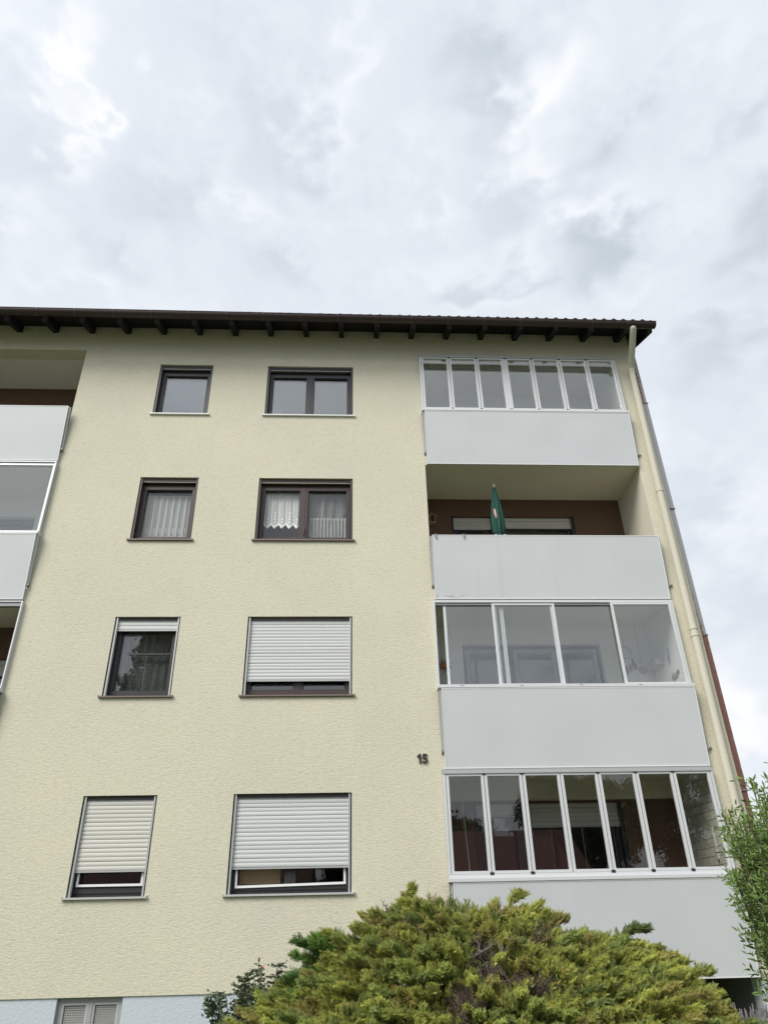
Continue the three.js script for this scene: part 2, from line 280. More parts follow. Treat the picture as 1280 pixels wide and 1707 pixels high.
// ---------------------------------------------------------------- windows in the rendered wall
function slatGeometry(w, pitch) {
  const s = new THREE.Shape(), n = 5; for (let i = 0; i <= n; i++) { const t = i / n; const p = [0.0065 * Math.sin(Math.PI * (0.12 + 0.80 * t)), -pitch + .0035 + t * (pitch - .0035)]; i ? s.lineTo(...p) : s.moveTo(...p); }
  s.lineTo(-.003, 0); s.lineTo(-.003, -pitch + .0035); s.closePath();
  const g = new THREE.ExtrudeGeometry(s, { depth: w, bevelEnabled: false }); g.rotateY(-Math.PI / 2); g.rotateX(0); g.scale(1, 1, 1); g.translate(w / 2, 0, 0); return g;   // the curved side looks to +z after the turn below
}
function shutter(parent, x0, x1, top, bottom, z, mat, pitch = .056) {
  const w = x1 - x0, n = Math.max(1, Math.round((top - bottom) / pitch)), p = (top - bottom) / n, g = slatGeometry(w, p);
  const r = rng(Math.round(x0 * 100 + top * 1000) >>> 0), tones = [0.97, 1, 1.02].map(k => { const c = mat.clone(); c.color.multiplyScalar(k); return c; });   // slats faded and seated a little unequally
  for (let k = 0; k < n; k++) { const m = mesh('shutter_slat', g, tones[Math.floor(r() * 3)], parent); m.position.set((x0 + x1) / 2, top - k * p + R(r, -.0012, .0012), z + R(r, -.0015, .0015)); m.rotation.z = R(r, -.0012, .0012); m.rotation.x = R(r, -.03, .03); }
  mesh('bottom_bar', box(x0, x1, bottom - .022, bottom - .001, z - .006, z + .008), M.aluGrey, parent);
}
function roomBehind(x0, x1, y0, y1, z1, depth, mat, parent) {
  const t = .02;
  mesh('room', merge(box(x0 - t, x0, y0 - t, y1 + t, z1 - depth, z1), box(x1, x1 + t, y0 - t, y1 + t, z1 - depth, z1), box(x0, x1, y0 - t, y0, z1 - depth, z1), box(x0, x1, y1, y1 + t, z1 - depth, z1), box(x0 - t, x1 + t, y0 - t, y1 + t, z1 - depth - t, z1 - depth)), mat, parent);
}
function makeWindow([x0, x1], f, o) {
  const y0 = SILL[f], y1 = HEAD[f], w = group('window', house);
  if (o.label) w.userData.label = o.label;
  const rw = o.railW ?? .042;
  const ro = o.jambShade ? .022 : .002;
  mesh('guide_rail', box(x0 + ro, x0 + rw, y0, y1 - .002, -.085, -.018), o.rail, w);
  mesh('guide_rail', box(x1 - rw, x1 - ro, y0, y1 - .002, -.085, -.018), o.rail, w);
  if (o.jambShade) for (const [a, b] of [[x0 + .001, x0 + .021], [x1 - .021, x1 - .001]]) mesh('jamb_shade_strip', box(a, b, y0 + .002, y1 - .004, -.13, -.024), M.frameDark, w);  // dark strips stand in for the recess shadow between wall and rail
  mesh('head_rail', box(x0 + rw, x1 - rw, y1 - .075, y1 - .055, -.075, -.055), o.head ?? M.aluGrey, w);
  mesh('shutter_slot', box(x0 + rw, x1 - rw, y1 - .054, y1 - .002, -.11, -.04), o.slot ?? o.frame, w);
  const fw = o.frameW ?? .055, iz0 = -.215, iz1 = -.14;
  mesh('frame', ring(x0 + .002, x1 - .002, y0 + .002, y1 - .05, iz0, iz1, fw, fw + .03, fw), o.frame, w);
  const ix0 = x0 + fw - .006, ix1 = x1 - fw + .006, iy0 = y0 + fw - .006, iy1 = y1 - .08 - fw, sw = o.sashW ?? .06;
  const leaves = o.leaves === 2 ? [[ix0, (ix0 + ix1) / 2 - .012 + (o.shift ?? 0)], [(ix0 + ix1) / 2 + .012 + (o.shift ?? 0), ix1]] : [[ix0, ix1]];
  if (o.leaves === 2) mesh('mullion', box(leaves[0][1] - .01, leaves[1][0] + .01, iy0, iy1, iz0 + .01, iz1 + .026), o.frame, w);
  for (const [a, b] of leaves) {
    mesh('sash', ring(a, b, iy0, iy1, iz0 + .015, iz1 + .018, sw), o.sash ?? o.frame, w);
    mesh('glazing_bead', ring(a + sw, b - sw, iy0 + sw, iy1 - sw, iz0 + .03, iz1 + .005, .012), M.frameDark, w);
    mesh('pane', planeXY(a + sw, b - sw, iy0 + sw, iy1 - sw, -.175), o.glass ?? M.glassMid, w);
    mesh('pane', planeXY(a + sw, b - sw, iy0 + sw, iy1 - sw, -.193), o.glass ?? M.glassMid, w);
    if (o.triple) mesh('pane', planeXY(a + sw, b - sw, iy0 + sw, iy1 - sw, -.157), o.glass, w);
  }
  const sg = merge(box(x0 + .003, x1 - .003, y0 - .028, y0, -.14, 0), box(x0 - .035, x1 + .032, y0 - .026, y0 - .002, .0015, .04));
  mesh('sill', sg, o.sill, w);
  for (const [a, b] of [[x0 - .042, x0 - .0355], [x1 + .0325, x1 + .039]]) mesh('sill_end', box(a, b, y0 - .028, y0 + .010, .0015, .042), o.sill, w);
  if (o.shutter) shutter(w, x0 + rw - .004, x1 - rw + .004, y1 - .02, o.shutter, -.062, o.slat ?? M.slat);
  if (o.screen) { const s = o.screen, g = ring(s[0] - (s[0] + s[1]) / 2, s[1] - (s[0] + s[1]) / 2, 0, s[3] - s[2], -.008, .008, .030); const m = mesh('fly_screen_frame', g, M.sillWhite, w); m.position.set((s[0] + s[1]) / 2, s[2], -.108); m.rotation.z = s[4] || 0; }
  if (o.handle) mesh('handle', merge(box(o.handle - .016, o.handle + .016, y0 + .22, y0 + .34, iz1 + .027, iz1 + .034), box(o.handle - .009, o.handle + .009, y0 + .16, y0 + .30, iz1 + .046, iz1 + .060), box(o.handle - .009, o.handle + .009, y0 + .28, y0 + .30, iz1 + .034, iz1 + .046)), std(lin(.10, .07, .06), .35, { metalness: .4 }), w);
  const hx = f === 2 ? .25 : .45;
  roomBehind(x0 - hx, x1 + hx, y0 - .8, y1 + .12, -.303, 3.2, o.room ?? M.room, w);
  return w;
}
const brown = { rail: M.frameBrown, frame: M.frameBrown, sill: M.sillBrown, head: M.slatCream };
const dark = { rail: M.anthracite, frame: M.anthracite, sash: M.anthracite, sill: M.sillWhite, head: M.aluGrey, glass: M.glassCoated, triple: true };
makeWindow(C1, 3, { ...dark, label: 'dark grey single window with white sill reflecting the sky' });
makeWindow(C2, 3, { ...dark, leaves: 2, label: 'dark grey two leaf window with white sill reflecting the sky' });
makeWindow(C1, 2, { ...brown, glass: M.glass, label: 'brown framed single window with net curtain' });
makeWindow(C2, 2, { ...brown, glass: M.glass, leaves: 2, shift: -.03, handle: -.885, label: 'brown framed two leaf window with lace curtains' });
makeWindow(C1, 1, { rail: M.sillGrey, frame: M.frameDark, sash: M.frameDark, sill: M.sillBrown, glass: M.glassMid, shutter: 5.80, room: M.room, railW: .044, jambShade: 1, label: 'dark window with its shutter a little way down' });
makeWindow(C2, 1, { rail: M.sillGrey, frame: M.frameBrown, sill: M.sillBrown, leaves: 2, shutter: 4.95, room: M.room, railW: .044, jambShade: 1, glass: M.glassMid, label: 'wide window almost closed by its pale shutter' });
makeWindow(C1, 0, { rail: M.aluGrey, frame: M.frameDark, sill: M.sillGrey, shutter: 2.27, slat: M.slatCream, room: M.room, railW: .046, jambShade: 1, glass: M.glass, screen: [C1[0] + .075, C1[1] - .07, 2.075, 2.95, 0], label: 'window with cream shutter and white screen frame under it' });
makeWindow(C2, 0, { rail: M.aluGrey, frame: M.frameDark, sill: M.sillGrey, leaves: 2, shutter: 2.275, room: M.room, railW: .046, jambShade: 1, glass: M.glass, screen: [C2[0] + .10, C2[1] - .08, 2.035, 2.9, .018], label: 'wide window with shutter down and tilted white screen frame' });

// ---------------------------------------------------------------- loggias
const FLOOR = [0.84, 3.55, 6.30, 9.05], RAIL = [2.03, 4.745, 7.475, 10.235];
function parapet(x0, x1, f, mat, over = .03) {                     // a white panel that leans out at its top
  const p = group('parapet', house), y0 = FLOOR[f], y1 = RAIL[f], h = Math.hypot(y1 - y0, .105), a = Math.atan2(.105, y1 - y0);
  const xa = x0 + over, xb = x1 - .03;
  const g = new THREE.BoxGeometry(xb - xa, h, .03); g.translate((xa + xb) / 2, h / 2, 0);
  const m = mesh('panel', g, mat, p); m.position.set(0, y0, .035); m.rotation.x = a;
  const lip = mesh('panel_edge', merge(box(xa, xa + .012, 0, h, .0155, .019), box(xb - .012, xb, 0, h, .0155, .019), box(xa + .012, xb - .012, 0, .014, .0155, .019), box(xa + .012, xb - .012, h - .014, h, .0155, .019)), M.sillWhite, p); lip.position.copy(m.position); lip.rotation.x = a;
  for (const [x, s] of [[x0 + .012, 1], [x1 - .012, -1]]) {
    const post = mesh('post', box(-.013, .013, .26, h - .01, -.05, -.018), M.aluGrey, p); post.position.set(x, y0, .035); post.rotation.x = a;
    mesh('bracket', x > 5 ? merge(rod([x, y0 + .235, .035], [x - s * .085, y0 + .275, .012], .018, .012, 8), box(x - .014, x + .014, y0 + .22, y0 + .26, -.002, .05)) : merge(box(x - .018, x + .016, y0 + .235, y0 + .275, -.004, .062), rod([x + s * .02, y0 + .245, .055], [x, y0 + .245, .0], .014, .014, 8)), M.steel, p);
  }
  return p;
}
function foldingGlazing(x0, x1, y0, y1, z, n, parent, wide = -1, glass = M.glassLoggia) {
  const g = group('loggia_glazing', parent);
  mesh('header', merge(box(x0, x1, y1 - .055, y1, z - .04, z + .03), box(x0, x1, y1 - .06, y1 - .04, z + .0305, z + .042)), M.aluGrey, g);
  mesh('sill_rail', merge(box(x0 - .005, x1 + .012, y0 - .012, y0 + .03, z - .05, z + .11), box(x0, x1, y0 + .031, y0 + .085, z - .04, z + .032)), M.alu, g);
  mesh('side_post', box(x0, x0 + .035, y0 + .086, y1 - .056, z - .04, z + .03), M.alu, g);
  mesh('side_post', box(x1 - .035, x1, y0 + .086, y1 - .056, z - .04, z + .03), M.alu, g);
  const a = x0 + .037, b = x1 - .037, w = (b - a) / n, ya = y0 + .088, yb = y1 - .058;
  for (let k = 0; k < n; k++) {
    const wj = wide === 4 ? .022 : 0, p = a + k * w + .005 + (k === 3 ? wj : 0), q = a + (k + 1) * w - .005 - (k === 2 ? wj : 0), ww = .042;
    mesh('sash', ring(p, q, ya, yb, z - .018, z + .024, ww, .036, .036), M.alu, g);
    mesh('pane', planeXY(p + ww, q - ww, ya + .036, yb - .036, z + .004), glass, g);
    if (glass === M.glassLoggia) mesh('pane', planeXY(p + ww, q - ww, ya + .036, yb - .036, z - .008), glass, g);
    if (k) {
      mesh('gasket', box(p - .0095, p - .0005, ya, yb, z - .015, z + .008), M.rubber, g);
      if (k === 3 && wj) mesh('meeting_post', box(p - .010 - wj * 2, p - .0005, ya, yb, z - .014, z + .020), M.alu, g);
      if (k !== 3 || wide !== 3) for (const yy of [ya - .012, yb - .012]) mesh('hinge_cap', box(p - .033, p + .023, yy - .006, yy + .030, z + .0245, z + .036), M.rubber, g);
    }
  }
  return g;
}
const interior = [M.cream, M.white, M.cream, M.white];
function loggia(x0, x1, kinds) {
  const zb = -1.25;
  for (let f = 0; f < 4; f++) {
    const k = kinds[f], y0 = FLOOR[f], top = f < 3 ? FLOOR[f + 1] : LOGTOP, l = group('loggia', house);
    mesh('floor_slab', box(x0 + .002, x1 - .002, y0, y0 + .2, zb, .012), M.cream, l);
    if (f === 3) mesh('ceiling', box(x0 - .3, x1, LOGTOP + .002, LOGTOP + .12, zb, -.304), M.white, l);
    mesh('side_wall', box(x0 - .15, x0, y0 + .2, top, zb, -.302), k.side ?? M.cream, l);
    if (x1 < 0) mesh('side_wall', box(x1, x1 + .15, y0 + .2, top, zb, -.302), k.side ?? M.cream, l);
    else mesh('side_wall', box(x1 - .012, x1 + .001, y0 + .2, top, zb, -.004), k.side ?? M.cream, l);
    const s = new THREE.Shape(); [[x0 - .15, y0], [x1 + (x1 < 0 ? .15 : 0), y0], [x1 + (x1 < 0 ? .15 : 0), top + .1], [x0 - .15, top + .1]].forEach(([x, y], i) => i ? s.lineTo(x, y) : s.moveTo(x, y));
    const [wx0, wx1, wy1] = k.win, wy0 = y0 + .3, h = new THREE.Path(); h.moveTo(wx0, wy0); h.lineTo(wx0, wy1); h.lineTo(wx1, wy1); h.lineTo(wx1, wy0); h.closePath(); s.holes.push(h);
    const g = new THREE.ExtrudeGeometry(s, { depth: .2, bevelEnabled: false }); g.translate(0, 0, zb - .202); mesh('rear_wall', g, k.wall, l);
    const w = group('loggia_window', house), fm = k.frame ?? M.frameDark, split = k.split ?? wx0 + (wx1 - wx0) * .36, zf = zb - .12;
    mesh('frame', merge(ring(wx0, wx1, wy0, wy1, zf - .07, zf, .06), box(split - .09, split + .09, wy0 + .06, wy1 - .06, zf - .07, zf + .004)), fm, w);
    for (const [a, b] of k.thirds ? [[wx0 + .06, split - .09], [split + .09, (split + wx1) / 2 + .02], [(split + wx1) / 2 + .06, wx1 - .06]] : [[wx0 + .06, split - .09], [split + .09, wx1 - .06]]) {
      mesh('sash', ring(a, b, wy0 + .06, wy1 - .07, zf - .055, zf + .012, .075), k.sash ?? fm, w);
      mesh('pane', planeXY(a + .075, b - .075, wy0 + .135, wy1 - .145, zf - .02), M.glassMid, w);
    }
    if (k.shut) { const [ya, yb] = k.shut; if (ya) shutter(w, wx0 + .05, split - .15, wy1 - .01, ya, zf + .05, k.slat ?? M.slatBeige, .075); if (yb) shutter(w, split + .11, wx1 - .06, wy1 - .01, yb, zf + .05, k.slat ?? M.slatBeige, .075);
      for (const [a, b, d] of [[wx0 + .012, wx0 + .05, .09], [wx1 - .06, wx1 - .012, .09], [split - .148, split + .108, .085]]) mesh('guide_rail', box(a, b, wy0, wy1 - .005, zf + .02, zf + d), fm, w); }
    roomBehind(x0, x1 - .2, y0, top - .1, zb - .205, 2.6, M.room, w);
  }
}
const R3 = { win: [1.97, 4.48, 8.66], split: 2.93, wall: M.brownWall, shut: [8.40, 8.43] };
loggia(LOG[0], LOG[1], [
  { win: [1.98, 4.44, 3.235], split: 2.80, wall: M.brownWall, shut: [3.05, 2.88], slat: M.slatCream, side: M.white },
  { win: [2.0, 4.56, 5.96], split: 2.86, wall: M.white, frame: std(lin(.02, .024, .04), .5), sash: std(lin(.26, .29, .35), .5), thirds: true, side: M.white },
  R3,
  { win: [2.0, 4.5, 11.36], wall: M.white, side: M.white }]);
loggia(LEFT[0], LEFT[1], [
  { win: [-9, -6.2, 3.2], wall: M.brownWall },
  { win: [-9, -5.9, 5.72], wall: M.brownWall, shut: [5.4, 5.45], split: -7.5, side: M.brownWall },
  { win: [-9, -6.2, 8.6], wall: M.white, side: M.white },
  { win: [-9, -6.2, 11.2], wall: M.brownWall }]);
for (let f = 0; f < 4; f++) { parapet(LOG[0], LOG[1], f, M.panel[[2, 0, 1, 3][f]]).userData.label = ['white parapet panel behind the juniper', 'white parapet panel below the sliding glazing', 'weather stained white parapet panel of the open loggia', 'white parapet panel under the topmost glazing'][f]; parapet(LEFT[0], LEFT[1] + .02, f, M.panel[4 + (f & 1)], .03); }
foldingGlazing(LOG[0] - .01, LOG[1] - .035, RAIL[3] + .015, 11.735, .055, 7, house, 4).userData.label = 'seven folding glass leaves closing the top loggia';
foldingGlazing(LOG[0] - .015, LOG[1] - .04, RAIL[0] + .015, 3.53, .06, 7, house, 3, M.glassLow).userData.label = 'seven folding glass leaves closing the lowest loggia';
mesh('slab_trim', box(LOG[0] - .02, LOG[1] - .03, 3.531, 3.549, -.02, .045), M.aluGrey, house);
function slidingGlazing(x0, x1, y0, y1, z, leaves, parent, label, pw = .05) {
  const g = group('loggia_glazing', parent); g.userData.label = label;
  mesh('outer_frame', merge(box(x0, x0 + .03, y0 + .036, y1 - pw * .8, z - .07, z + .03), box(x1 - pw, x1, y0 + .036, y1 - pw * .8, z - .07, z + .03), box(x0, x1, y1 - pw * .8, y1, z - .07, z + .03)), M.alu, g);
  mesh('top_track', box(x0 + .03, x1 - pw, y1 - .085, y1 - pw * .8 - .001, z - .065, z + .012), M.steel, g);
  mesh('sill_rail', merge(box(x0 - .008, x1 + .015, y0 - .012, y0 + .035, z - .075, z + .10)), M.alu, g);
  leaves.forEach(([a, b, dz, ww = .042], k) => {
    mesh('sash', ring(a, b, y0 + .038, y1 - .05, z + dz - .012, z + dz + .012, ww, .035, .03), M.alu, g);
    for (const k2 of [.005, -.005]) mesh('pane', planeXY(a + ww, b - ww, y0 + .068, y1 - .085, z + dz + k2), M.glassLoggia, g);
  });
  for (let k = 0; k < 4; k++) { const x = x0 + .35 + k * (x1 - x0) / 4.3; mesh('drain_slot', box(x, x + .045, y0 + .012, y0 + .020, z + .1005, z + .104), M.steel, g); }
  return g;
}
slidingGlazing(LOG[0] - .012, LOG[1] - .03, RAIL[1] + .02, 6.262, .055, [[1.51, 2.40, -.02], [2.33, 3.40, .004], [3.33, 4.42, -.02], [4.36, 5.40, .032], [2.47, 2.53, -.055, .024]], house, 'four sliding panes closing the white painted loggia');
slidingGlazing(LEFT[0], LEFT[1] - .005, RAIL[2] + .02, 9.012, .055, [[-9.5, -8.2, 0], [-8.25, -6.82, -.02], [-6.87, -5.45, .006, .02]], house, 'sliding panes of the loggia at the left edge', .024);
slidingGlazing(LEFT[0], LEFT[1] + .012, RAIL[1] + .02, 6.262, .04, [[-9.5, -8.2, 0], [-8.9, -7.6, -.02]], house, 'open sliding glazing at the left edge', .02);
// lowest loggia: boxed lintel, painted blockwork side wall, void under the slab
{
  mesh('lintel_box', box(LOG[0] + .002, LOG[1] - .014, 3.262, 3.548, -1.249, -1.10), M.cream, house);
  const bw = group('block_wall', house), r = rng(8), mats = [0, 1, 2].map(k => std(lin(.52 + k * .03, .51 + k * .03, .44 + k * .025), .9));
  const bg = new THREE.BoxGeometry(.016, .112, .232);
  for (let row = 0; row < 19; row++) for (let c = 0; c < 5; c++) { const y = 1.12 + row * .122 + .06, z = -1.12 + c * .242 + (row % 2 ? .121 : 0); if (z > -.13) continue; const m = mesh('block', bg, mats[Math.floor(r() * 3)], bw); m.position.set(LOG[1] - .018 + R(r, -.002, .002), y, z); }
  mesh('undercroft', merge(box(LOG[0] - .2, LOG[0], 0, .84, -4, -.302), box(LOG[1] - .01, LOG[1] + .002, 0, .84, -4, -.302), box(LOG[0] - .2, LOG[1], 0, .84, -4.1, -4.002), box(LOG[0] - .2, LOG[1], .842, .95, -4, -1.46)), M.concrete, house);
}

// ---------------------------------------------------------------- house number
{
  const font = await new FontLoader().loadAsync('fonts/droid/droid_sans_bold.typeface.json');
  const n = thing('house_number', 'dark metal house number 15 on the cream wall beside the loggia', 'house number', [.965, 3.645, .004]);
  let x = 0;
  for (const ch of '15') { const g = new TextGeometry(ch, { font, size: .132, depth: .016, curveSegments: 6, bevelEnabled: true, bevelSize: .0025, bevelThickness: .002, bevelSegments: 1 }); g.scale(.86, 1, 1); const m = mesh('digit', g, M.number, n); m.position.set(x, 0, .004); x += .083; }
}

// ---------------------------------------------------------------- curtains and things inside the windows
function pleated(w, h, folds, depth, seed, flare = 0) {
  const nx = folds * 8, ny = 10, g = new THREE.PlaneGeometry(w, h, nx, ny), P = g.attributes.position, r = rng(seed), ph = R(r, 0, 6), n2 = createNoise2D(r);
  for (let i = 0; i < P.count; i++) { const x = P.getX(i) / w + .5, y = P.getY(i) / h; P.setZ(i, Math.sin(x * folds * 2 * Math.PI + ph + n2(x * 3, y) * .8) * depth * (1 - .3 * y) + n2(x * 5, y * 2) * depth * .3); P.setX(i, P.getX(i) + n2(x * 7 + 3, y * 1.2) * w * .006 * (1 - y)); }
  g.computeVertexNormals(); return g;
}
function lace(w, h, draw) {
  const c = document.createElement('canvas'); c.width = w; c.height = h; const k = c.getContext('2d'); k.fillStyle = '#000'; k.fillRect(0, 0, w, h); draw(k, w, h);
  const t = new THREE.CanvasTexture(c); t.magFilter = THREE.LinearFilter; return t;
}
function curtain(label, x0, x1, y0, y1, z, folds, depth, seed, draw, bright = .8) {
  const m = new THREE.MeshStandardMaterial({ color: lin(bright, bright, bright), roughness: 1, transparent: true, side: THREE.DoubleSide, alphaMap: lace(512, 512, draw) });
  const o = mesh(numbered('lace_curtain'), pleated(x1 - x0, y1 - y0, folds, depth, seed), m, scene); o.position.set((x0 + x1) / 2, (y0 + y1) / 2, z);
  o.userData = { label, category: 'curtain', group: 'curtains behind the window panes' };
}
curtain('net curtain with pale vertical stripes filling the single brown window', C1[0] + .08, C1[1] - .08, 7.50, 8.49, -.26, 8, .008, 1, (k, w, h) => {
  k.fillStyle = 'rgb(125,125,125)'; k.fillRect(0, 0, w, h); k.fillStyle = 'rgb(190,190,190)';
  for (let i = 0; i < 8; i++) k.fillRect(28 + i * 64, 0, 13, h);
  k.fillStyle = 'rgb(190,190,190)'; k.fillRect(0, 0, w, 12);
  for (let i = 0; i < 8; i++) { k.beginPath(); k.arc(66 + i * 64, h - 60, 15, 0, 7); k.fill(); k.fillRect(60 + i * 64, h - 160, 12, 50); } k.fillRect(0, h - 14, w, 14);
}, .62);
curtain('white lace curtain with zigzag hem in the left half of the brown window', C2[0] + .11, -.965, 7.80, 8.66, -.26, 5, .012, 2, (k, w, h) => {
  k.fillStyle = 'rgb(140,140,140)'; k.beginPath(); k.moveTo(0, 0); k.lineTo(w, 0); k.lineTo(w, h * .9);
  const n = 5, s = w / n; for (let i = n; i > 0; i--) { k.lineTo(i * s - s / 2, h * .99); k.lineTo((i - 1) * s, h * .88); } k.closePath(); k.fill();
  k.strokeStyle = 'rgb(245,245,245)'; k.lineWidth = 15; for (let i = 0; i <= n; i++) { k.beginPath(); k.moveTo(i * s, 0); k.lineTo(i * s, h * .86); k.stroke(); }
  k.lineWidth = 24; k.beginPath(); k.moveTo(w, h * .86); for (let i = n; i > 0; i--) { k.lineTo(i * s - s / 2, h * .965); k.lineTo((i - 1) * s, h * .86); } k.stroke();
  k.fillStyle = 'rgb(240,240,240)'; for (let i = 0; i < n; i++) for (let q = 0; q < (i % 2 ? 4 : 2); q++) { k.save(); k.translate(i * s + s / 2, h * (.84 - q * .075)); k.rotate(Math.PI / 4); k.fillRect(-10, -10, 20, 20); k.restore(); }
}, .92);
curtain('pleated half height curtain in the right half of the brown window', -.80, C2[1] - .10, 7.52, 8.03, -.26, 11, .016, 3, (k, w, h) => {
  k.fillStyle = 'rgb(130,130,130)'; k.fillRect(0, 0, w, h); k.fillStyle = 'rgb(205,205,205)'; k.fillRect(0, 0, w, 40); for (let i = 0; i < 11; i++) k.fillRect(12 + i * 46.5, 0, 11, h); k.fillRect(0, h - 20, w, 20);
}, .45);
curtain('sheer curtain behind the upper right pane of the brown window', -.80, C2[1] - .10, 8.03, 8.62, -.30, 4, .02, 4, (k, w, h) => { k.fillStyle = 'rgb(70,70,70)'; k.fillRect(0, 0, w, h); k.fillStyle = 'rgb(95,95,95)'; k.fillRect(w * .3, 0, 40, h); k.fillRect(w * .7, 0, 20, h); }, .6);
curtain('thin grey sheer hanging inside the half shuttered dark window', C1[0] + .10, C1[1] - .10, 4.76, 5.84, -.40, 6, .02, 9, (k, w, h) => { k.fillStyle = 'rgb(85,85,85)'; k.fillRect(0, 0, w, h); k.fillStyle = 'rgb(120,120,120)'; for (let i = 0; i < 6; i++) k.fillRect(20 + i * 85, 0, 18, h); }, .7);
{
  const b = mesh(numbered('cardboard_sheet'), box(C2[0] + .14, -1.02, 2.075, 2.42, -.262, -.255), std(lin(.42, .30, .17), .9), scene);
  b.userData = { label: 'tan sheet leaning inside the lowest wide window under the shutter', category: 'sheet' };
  const t = thing('venetian_blind', 'slatted blind inside the half shuttered dark window', 'blind', [(C1[0] + C1[1]) / 2, 5.42, -.30]);
  const sg = box(-.36, .36, -.001, .001, -.012, .012); sg.rotateX(.5);
  for (let k = 0; k < 13; k++) { const m = mesh('slat', sg, std(lin(.12, .125, .13), .6), t); m.position.y = -.06 * k + .0; }
  mesh('head_rail', box(-.37, .37, .03, .06, -.02, .02), std(lin(.15, .15, .15), .6), t); mesh('cord', box(-.012, -.009, -.75, .03, .013, .016), M.slat, t);
}

// ---------------------------------------------------------------- things on the loggias
{
  const p = thing('parasol', 'folded green parasol standing on the open loggia', 'parasol', [2.69, 6.50, -.30]);
  const prof = [[2.28, .012], [2.20, .030], [2.05, .056], [1.80, .083], [1.55, .103], [1.38, .102], [1.28, .088], [1.24, .076], [1.20, .082], [1.10, .110], [1.02, .125]], n = 48, pos = [], idx = [];
  prof.forEach(([y, r], j) => { for (let i = 0; i < n; i++) { const a = i / n * 2 * Math.PI, fold = 1 + .27 * Math.cos(a * 8 + Math.sin(j * .5) * .5) * clamp(j / 3, 0, 1) + .06 * Math.cos(a * 3 + 1); pos.push(Math.cos(a) * r * fold, y - (j === prof.length - 1 ? .05 * Math.cos(a * 8) : 0), Math.sin(a) * r * fold); } });
  for (let j = 0; j < prof.length - 1; j++) for (let i = 0; i < n; i++) { const a = j * n + i, b = j * n + (i + 1) % n, c = a + n, d = b + n; idx.push(a, b, c, b, d, c); }
  const g = new THREE.BufferGeometry(); g.setAttribute('position', new THREE.Float32BufferAttribute(pos, 3)); g.setIndex(idx); g.computeVertexNormals();
  mesh('canopy', g, std(lin(.012, .075, .060), .9, { side: THREE.DoubleSide }), p);
  mesh('pole', new THREE.CylinderGeometry(.019, .019, 2.3, 10).translate(0, 1.15, 0), M.white, p);
  mesh('finial', new THREE.SphereGeometry(.026, 12, 8).translate(0, 2.30, 0), M.sillWhite, p);
  mesh('tie_band', new THREE.TorusGeometry(.090, .010, 6, 24).rotateX(Math.PI / 2).translate(0, 1.25, 0), std(lin(.012, .07, .058), .8), p);
  const em = new THREE.SphereGeometry(1, 16, 10); em.scale(.028, .115, .012); em.rotateZ(.10); em.translate(-.05, 1.62, .092); em.rotateY(0); mesh('emblem', em, std(lin(.50, .17, .15), .8), p);
  const e2 = new THREE.SphereGeometry(1, 12, 8); e2.scale(.017, .085, .012); e2.rotateZ(.10); e2.translate(-.053, 1.63, .097); mesh('emblem', e2, std(lin(.62, .50, .48), .8), p);
  for (const s of [-1, 1]) mesh('strap', box(s * .085 - .010, s * .085 + .010, 1.07, 1.19, .085, .09), M.sillWhite, p);
  mesh('foot', new THREE.CylinderGeometry(.22, .25, .06, 20).translate(0, .03, 0), M.concrete, p);

  const b = thing('bird_house', 'small open wooden bird house on the brown loggia wall', 'bird house', [1.585, 8.42, -1.20]), wood = std(lin(.42, .25, .14), .8);
  const plank = (x0, y0, x1, y1) => { const L = Math.hypot(x1 - x0, y1 - y0), g = box(-.01, L + .01, -.010, .010, -.05, .06); g.rotateZ(Math.atan2(y1 - y0, x1 - x0)); g.translate(x0, y0, 0); return g; };
  mesh('roof_board', plank(-.085, .155, 0, .245), wood, b); mesh('roof_board', plank(0, .245, .085, .155), wood, b);
  mesh('floor_board', box(-.062, .07, .02, .04, -.045, .06), wood, b); mesh('corner_post', box(-.055, -.04, .041, .16, .02, .045), wood, b); mesh('corner_post', box(.045, .06, .041, .16, .02, .045), wood, b); mesh('back_board', box(-.06, .06, .04, .17, -.049, -.04), M.brownWall, b); mesh('perch', rod([0, .0, .02], [0, -.03, .06], .012), wood, b);

  for (const x of [1.45, 1.95]) { const c = thing('flower_box_hook', `small grey hook over the open loggia's parapet, ${x < 1.7 ? 'nearer the corner' : 'farther from the corner'}`, 'hook', [x, RAIL[2], .14], 'hooks on the open loggia parapet'); mesh('strap', merge(box(-.012, .012, .006, .016, -.05, .03), box(-.012, .012, -.07, .005, .024, .03), box(-.012, .012, -.05, .005, -.05, -.044)), M.steel, c); }

  const s = thing('sun_ornament', 'wire sun with orange centre hanging in the gap of the sliding glazing', 'ornament', [1.60, 5.46, -.95]);
  mesh('disc', new THREE.SphereGeometry(.052, 18, 12).scale(1, 1, .4), std(lin(.50, .17, .03), .6), s); mesh('rim', new THREE.TorusGeometry(.053, .008, 6, 22), std(lin(.10, .06, .03), .6), s);
  const r = rng(3); for (let k = 0; k < 18; k++) { const a = k / 18 * 6.283, L = k % 2 ? .16 : .125; mesh('ray', merge(rod([Math.cos(a) * .055, Math.sin(a) * .055, 0], [Math.cos(a + .12) * L * .7, Math.sin(a + .12) * L * .7, R(r, -.01, .01)], .008, .007, 5), rod([Math.cos(a + .12) * L * .7, Math.sin(a + .12) * L * .7, 0], [Math.cos(a - .05) * L, Math.sin(a - .05) * L, 0], .007, .004, 5)), M.number, s); }
  mesh('hanger', rod([0, .05, -.02], [0, .12, -.25], .003, .003, 4), M.number, s);

  const feather = std(lin(.07, .065, .06), .9), string = std(lin(.10, .09, .08), .9);
  const d = thing('dream_catcher', 'feathered dream catcher ring hanging behind the sliding panes', 'dream catcher', [4.72, 5.55, -.55]);
